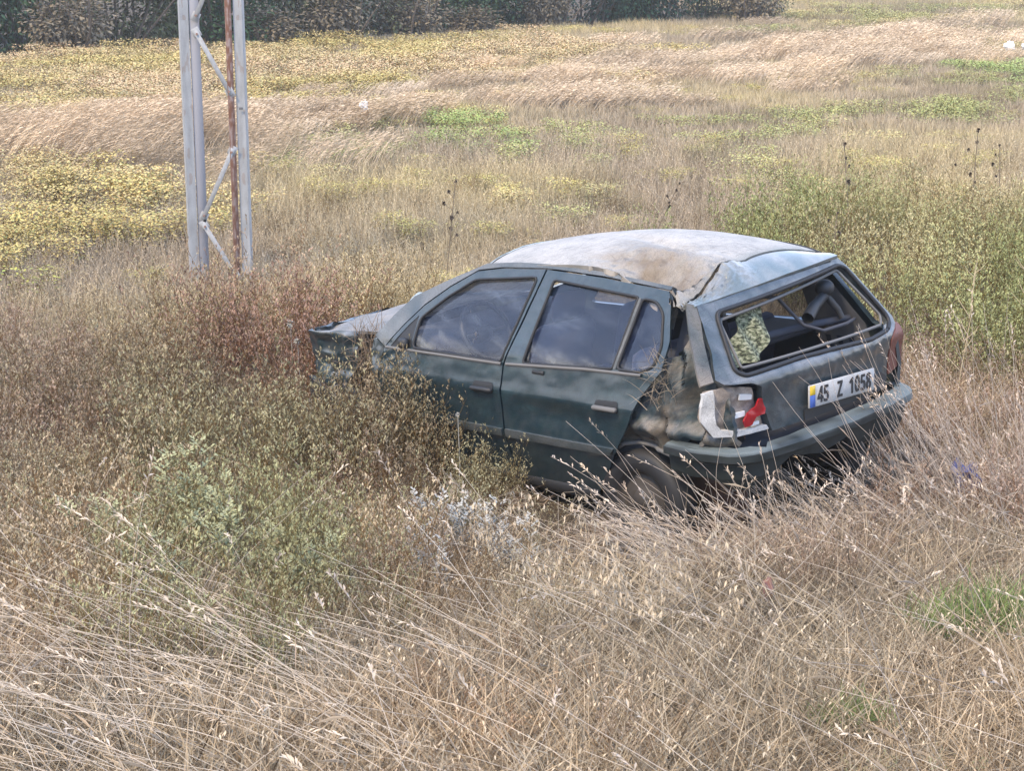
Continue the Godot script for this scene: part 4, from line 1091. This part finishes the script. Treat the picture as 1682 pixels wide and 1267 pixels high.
func pylon() -> void:
	var t := thing("lattice_pylon", "grey painted lattice steel pole standing in weeds behind the car", "pylon", Vector3(-2.88, 0, -16.3))
	var im := Image.create(128, 512, false, Image.FORMAT_RGB8)
	for y in 512: for x in 128:
		var v := .93 + .10 * fine.get_noise_2d(x * .8, y * .25) - .06 * rng.randf()
		var r := smoothstep(.30, .45, fine.get_noise_2d(x * 1.2 + 70, y * .5) + .5 * lump.get_noise_2d(x * 2.0, y * 1.0))
		im.set_pixel(x, y, Color(.67 * v, .68 * v, .69 * v).lerp(Color(.50, .42, .37), r * .35))
	var paint := mat(Color.WHITE, .55); paint.albedo_texture = ImageTexture.create_from_image(im); paint.uv1_scale = Vector3(2.3, .41, 2.3); paint.uv1_triplanar = true
	var im2 := Image.create(128, 512, false, Image.FORMAT_RGB8)
	for y in 512: for x in 128:
		var v := 1.5 * fine.get_noise_2d(x * 1.4, y * .4) + .5 * rng.randf() - .15
		im2.set_pixel(x, y, Color(.46, .31, .24).lerp(Color(.62, .55, .53), clampf(.3 + v, 0, 1)))
	var rusty := mat(Color.WHITE, .8); rusty.albedo_texture = ImageTexture.create_from_image(im2); rusty.uv1_scale = Vector3(2.7, .7, 2.7); rusty.uv1_triplanar = true
	# two legs of angle section, each with a face and a flange; the pole tapers slightly upwards
	var h := 6.0
	for side in 2:
		var leg := obj("leg", angle_iron(h, .078, .12), paint, t)
		var o := Vector3(-.075, 0, 0) if side == 0 else Vector3(.395, 0, -.02)
		leg.position = o
		leg.rotation = Vector3(0, .30 if side == 0 else -.05, 0)
		if side == 1:
			leg.scale.x = -1.0
			leg.position.x += .08
	var inner := obj("leg_flange", bevel_box(Vector3(.088, h, .008), .002), mat(Color(.36, .36, .39), .6), t)
	inner.position = Vector3(.044, h / 2, -.05); inner.rotation = Vector3(0, .25, 0)
	var rust := obj("leg_flange", bevel_box(Vector3(.058, h, .008), .002), rusty, t)
	rust.position = Vector3(.357, h / 2, .012); rust.rotation = Vector3(0, .35, 0)
	var levels := [[.07, .62, .36, .10], [.07, .66, .36, 1.30], [.07, 2.35, .36, 1.78], [.07, 2.45, .36, 3.1]]
	for b in levels:
		var p := Vector3(b[0] - .01, b[1], .02); var q := Vector3(b[2], b[3], .02)
		var d := q - p
		var br := obj("brace", bevel_box(Vector3(d.length(), .042, .007), .002), paint, t)
		br.position = (p + q) / 2; br.rotation.z = atan2(d.y, d.x)
		for e in [-1, 1]:
			obj("gusset_plate", bevel_box(Vector3(.085, .075, .006), .002), paint, br).position = Vector3(e * (d.length() / 2 - .02), 0, -.0075)
			var bolt := CylinderMesh.new(); bolt.top_radius = .011; bolt.bottom_radius = .011; bolt.height = .02; bolt.radial_segments = 6
			var bo := obj("bolt", bolt, rusty, br)
			bo.position = Vector3(e * (d.length() / 2 - .035), 0, .008); bo.rotation.x = PI / 2
	obj("mark", bevel_box(Vector3(.035, .02, .003), .001), mat(Color(.12, .12, .13)), t).position = Vector3(.44, 1.66, .006)

# ------------------------------------------------------------------ hedge
func shrub_mesh(seed_: int, n: int, r: Vector3, leaf_s: float) -> ArrayMesh:
	rng.seed = seed_
	var st := st_new()
	var lobes := []
	for i in 16:
		var a := rng.randf() * TAU
		lobes.append([Vector3(cos(a) * r.x * rng.randf_range(.1, .75), r.y * rng.randf_range(.12, .9), sin(a) * r.z * rng.randf_range(.1, .75)), rng.randf_range(.32, .55) * r.x, rng.randf_range(.75, 1.15)])
	for i in n:
		var l: Array = lobes[rng.randi() % 16]
		var v := Vector3(rng.randfn(), rng.randfn(), rng.randfn()).normalized()
		var p: Vector3 = l[0] + v * l[1] * (rng.randf() ** .35)
		if p.y < .0: p.y = rng.randf() * .5
		leaf(st, p, (v + Vector3(rng.randfn(0, .6), -.2, rng.randfn(0, .6))).normalized(), leaf_s * rng.randf_range(.6, 1.3), leaf_s * .6, Color.WHITE * (l[2] * rng.randf_range(.82, 1.1)))
	return st.commit()

func branches(seed_: int, n: int, h: float) -> ArrayMesh:
	rng.seed = seed_
	var st := st_new()
	for i in n:
		var d := out_dir(.9 * rng.randf()); var o := Vector3(rng.randfn(0, .3), 0, rng.randfn(0, .3))
		var m := o + d * h * .5 + Vector3(rng.randfn(0, .15), 0, rng.randfn(0, .15))
		tube(st, [o, m, m + (d + Vector3(rng.randfn(0, .3), 0, rng.randfn(0, .3))).normalized() * h * .5], .05, .012, 5)
	return st.commit()

func hedge() -> void:
	var crowns := [shrub_mesh(31, 10000, Vector3(3.0, 5.2, 2.2), .16), shrub_mesh(32, 9000, Vector3(2.6, 4.4, 2.0), .15), shrub_mesh(33, 11000, Vector3(3.4, 6.0, 2.4), .17)]
	var low := shrub_mesh(34, 2600, Vector3(1.5, 1.5, 1.0), .15)
	var trunks := [branches(41, 9, 4.2), branches(42, 9, 3.6), branches(43, 9, 5.0)]
	var twigs := branches(44, 22, 1.9)
	var mats := []
	for c in [Color(.078, .130, .066), Color(.058, .114, .054), Color(.032, .086, .054), Color(.135, .155, .085), Color(.23, .19, .13)]:
		var m := mat(c, .85, .3, true); m.backlight_enabled = true; m.backlight = Color(.2, .2, .2); mats.append(m)
	var bark := mat(Color(.12, .10, .085), .95)
	# x, z, crown, material, scale, what it looks like
	var list := [
		[-19.5, -47.5, 0, 0, 1.0, "dark grey green shrub at the left end of the hedge"], [-16.2, -48.6, 2, 1, 1.0, "tall dark shrub at the photo's top left corner"], [-13.4, -50.2, 1, 0, 1.1, "rounded grey green shrub left of the pylon"],
		[-11.0, -51.8, 0, 3, .95, "paler olive shrub in the hedge directly left of the pylon"], [-8.6, -53.6, 2, 1, 1.0, "dark shrub seen between the pylon's legs"], [-6.2, -56.0, 1, 3, 1.0, "thin olive shrub right of the pylon"],
		[-4.0, -58.5, 0, 3, 1.0, "olive shrub with bare twigs before it, right of the pylon"], [-1.8, -61.0, 1, 0, 1.1, "grey green shrub in the middle of the hedge"], [.6, -64.0, 2, 2, .9, "dark blue green shrub above the bean band"],
		[2.9, -65.8, 0, 2, 1.0, "dark blue green shrub above the car's roof"], [5.2, -67.0, 1, 2, 1.05, "blackish green shrub right of the car's roof, third from the hedge's end"], [7.2, -68.0, 0, 0, .8, "grey green shrub, second from the hedge's right end"],
		[9.3, -69.0, 1, 3, .62, "low olive shrub closing the hedge at its right end"], [-18, -55, 2, 1, 1.2, "tall shrub in the hedge's second row at the far left"], [-9.5, -60, 2, 0, 1.2, "tall shrub in the hedge's second row behind the pylon"], [-1, -68, 2, 1, 1.1, "tall shrub in the hedge's second row at the middle"], [5, -73, 2, 2, .9, "tall shrub in the hedge's second row near its right end"],
	]
	for s in list:
		var t := thing("hedge_shrub", s[5], "shrub", Vector3(s[0], -.1, s[1]), "shrubs of the hedge beyond the field")
		t.scale = Vector3.ONE * s[4]; t.rotation.y = s[0] * 3.1
		obj("trunk", trunks[s[2]], bark, t); obj("crown", crowns[s[2]], mats[s[3]], t)
	var front := [[-15, -47, "brown bush under the hedge at the photo's left edge"], [-11.8, -49, "brown bush under the hedge left of the pylon"], [-7.0, -53.2, "bare brown bush just right of the pylon"], [-5.2, -54.6, "bare brown bush, second right of the pylon"], [-3.3, -57, "wide brown bush in front of the olive shrubs"], [-1.2, -59, "brown bush before the middle of the hedge"], [1.2, -62, "brown bush before the dark blue green shrubs"], [8.6, -66.5, "brown bush at the right end of the hedge"]]
	for s in front:
		var t := thing("brown_bush", s[2], "bush", Vector3(s[0], -.05, s[1]), "brown bushes before the hedge")
		t.rotation.y = s[0]; t.scale = Vector3(1.0, .8 + .25 * sin(s[0]), 1.0)
		obj("trunk", twigs, bark, t); obj("crown", low, mats[4], t)

# ------------------------------------------------------------------ ground
func ground() -> void:
	var st := st_new()
	var xs := []; var zs := []
	for i in 121: xs.append(signf(i - 60) * pow(absf(i - 60) / 60.0, 2.6) * 420.0 + (i - 60) * .16)
	for j in 150: zs.append(9.0 - j * .16 - pow(j / 149.0, 3.5) * 480.0)
	for j in zs.size(): for i in xs.size():
		var x: float = xs[i]; var z: float = zs[j]
		var q := lump.get_noise_2d(x * 25, z * 25); var f := fine.get_noise_2d(x * 40, z * 40)
		st.set_color(Color(.20, .155, .11) * (1.0 + .5 * q + .4 * f)); st.set_uv(Vector2(x, z))
		st.add_vertex(Vector3(x, ground_y(x, z) + .012 * f, z))
	for j in zs.size() - 1: for i in xs.size() - 1:
		var a := j * xs.size() + i
		for k in [a, a + xs.size(), a + 1, a + 1, a + xs.size(), a + xs.size() + 1]: st.add_index(k)
	st.generate_normals()
	var m := mat(Color.WHITE, .97, .2, true)
	m.albedo_texture = grain_texture(55, .35, 2500); m.uv1_scale = Vector3(.9, .9, 1)
	var o := obj("ground", st.commit(), m)
	tag(o, "bare brown soil under the grass of the bank and the field", "ground", "", "structure")

func _ready() -> void:
	# camera, sky, sun, exposure
	var cam := Camera3D.new()
	cam.position = Vector3(0, 3.15, 0)
	cam.rotation_degrees = Vector3(-14, 0, 0)
	cam.fov = 24.24
	cam.near = .1; cam.far = 900
	add_child(cam)
	var sky_m := ProceduralSkyMaterial.new()
	sky_m.sky_top_color = Color(.56, .69, .89)
	sky_m.sky_horizon_color = Color(.93, .92, .91)
	sky_m.sky_curve = .25
	sky_m.ground_bottom_color = Color(.42, .38, .33)
	sky_m.ground_horizon_color = Color(.80, .80, .80)
	sky_m.sky_energy_multiplier = 1.05
	var env := Environment.new()
	env.background_mode = Environment.BG_SKY
	env.sky = Sky.new(); env.sky.sky_material = sky_m
	env.tonemap_mode = Environment.TONE_MAPPER_LINEAR
	env.tonemap_exposure = 2.85
	env.sdfgi_enabled = true; env.ssao_enabled = true; env.ssil_enabled = true
	env.fog_enabled = true; env.fog_density = .0010; env.fog_light_color = Color(.90, .90, .88)
	var we := WorldEnvironment.new(); we.environment = env
	add_child(we)
	var sun := DirectionalLight3D.new()
	sun.light_energy = .5; sun.light_color = Color(1, .90, .74); sun.light_angular_distance = 10.0; sun.shadow_enabled = true
	sun.rotation_degrees = Vector3(-52, -38, 0)
	add_child(sun)

	rng.seed = 4
	lump.seed = 5; lump.frequency = .01; lump.fractal_octaves = 3
	fine.seed = 9; fine.frequency = .05; fine.fractal_octaves = 3
	dent.seed = 12; dent.frequency = .1; dent.fractal_octaves = 2
	grit.seed = 13; grit.frequency = .5; grit.fractal_octaves = 3
	ground()
	hedge()
	pylon()
	rng.seed = 21
	car()
	rng.seed = 8
	vegetation()
	single_plants()
	litter()
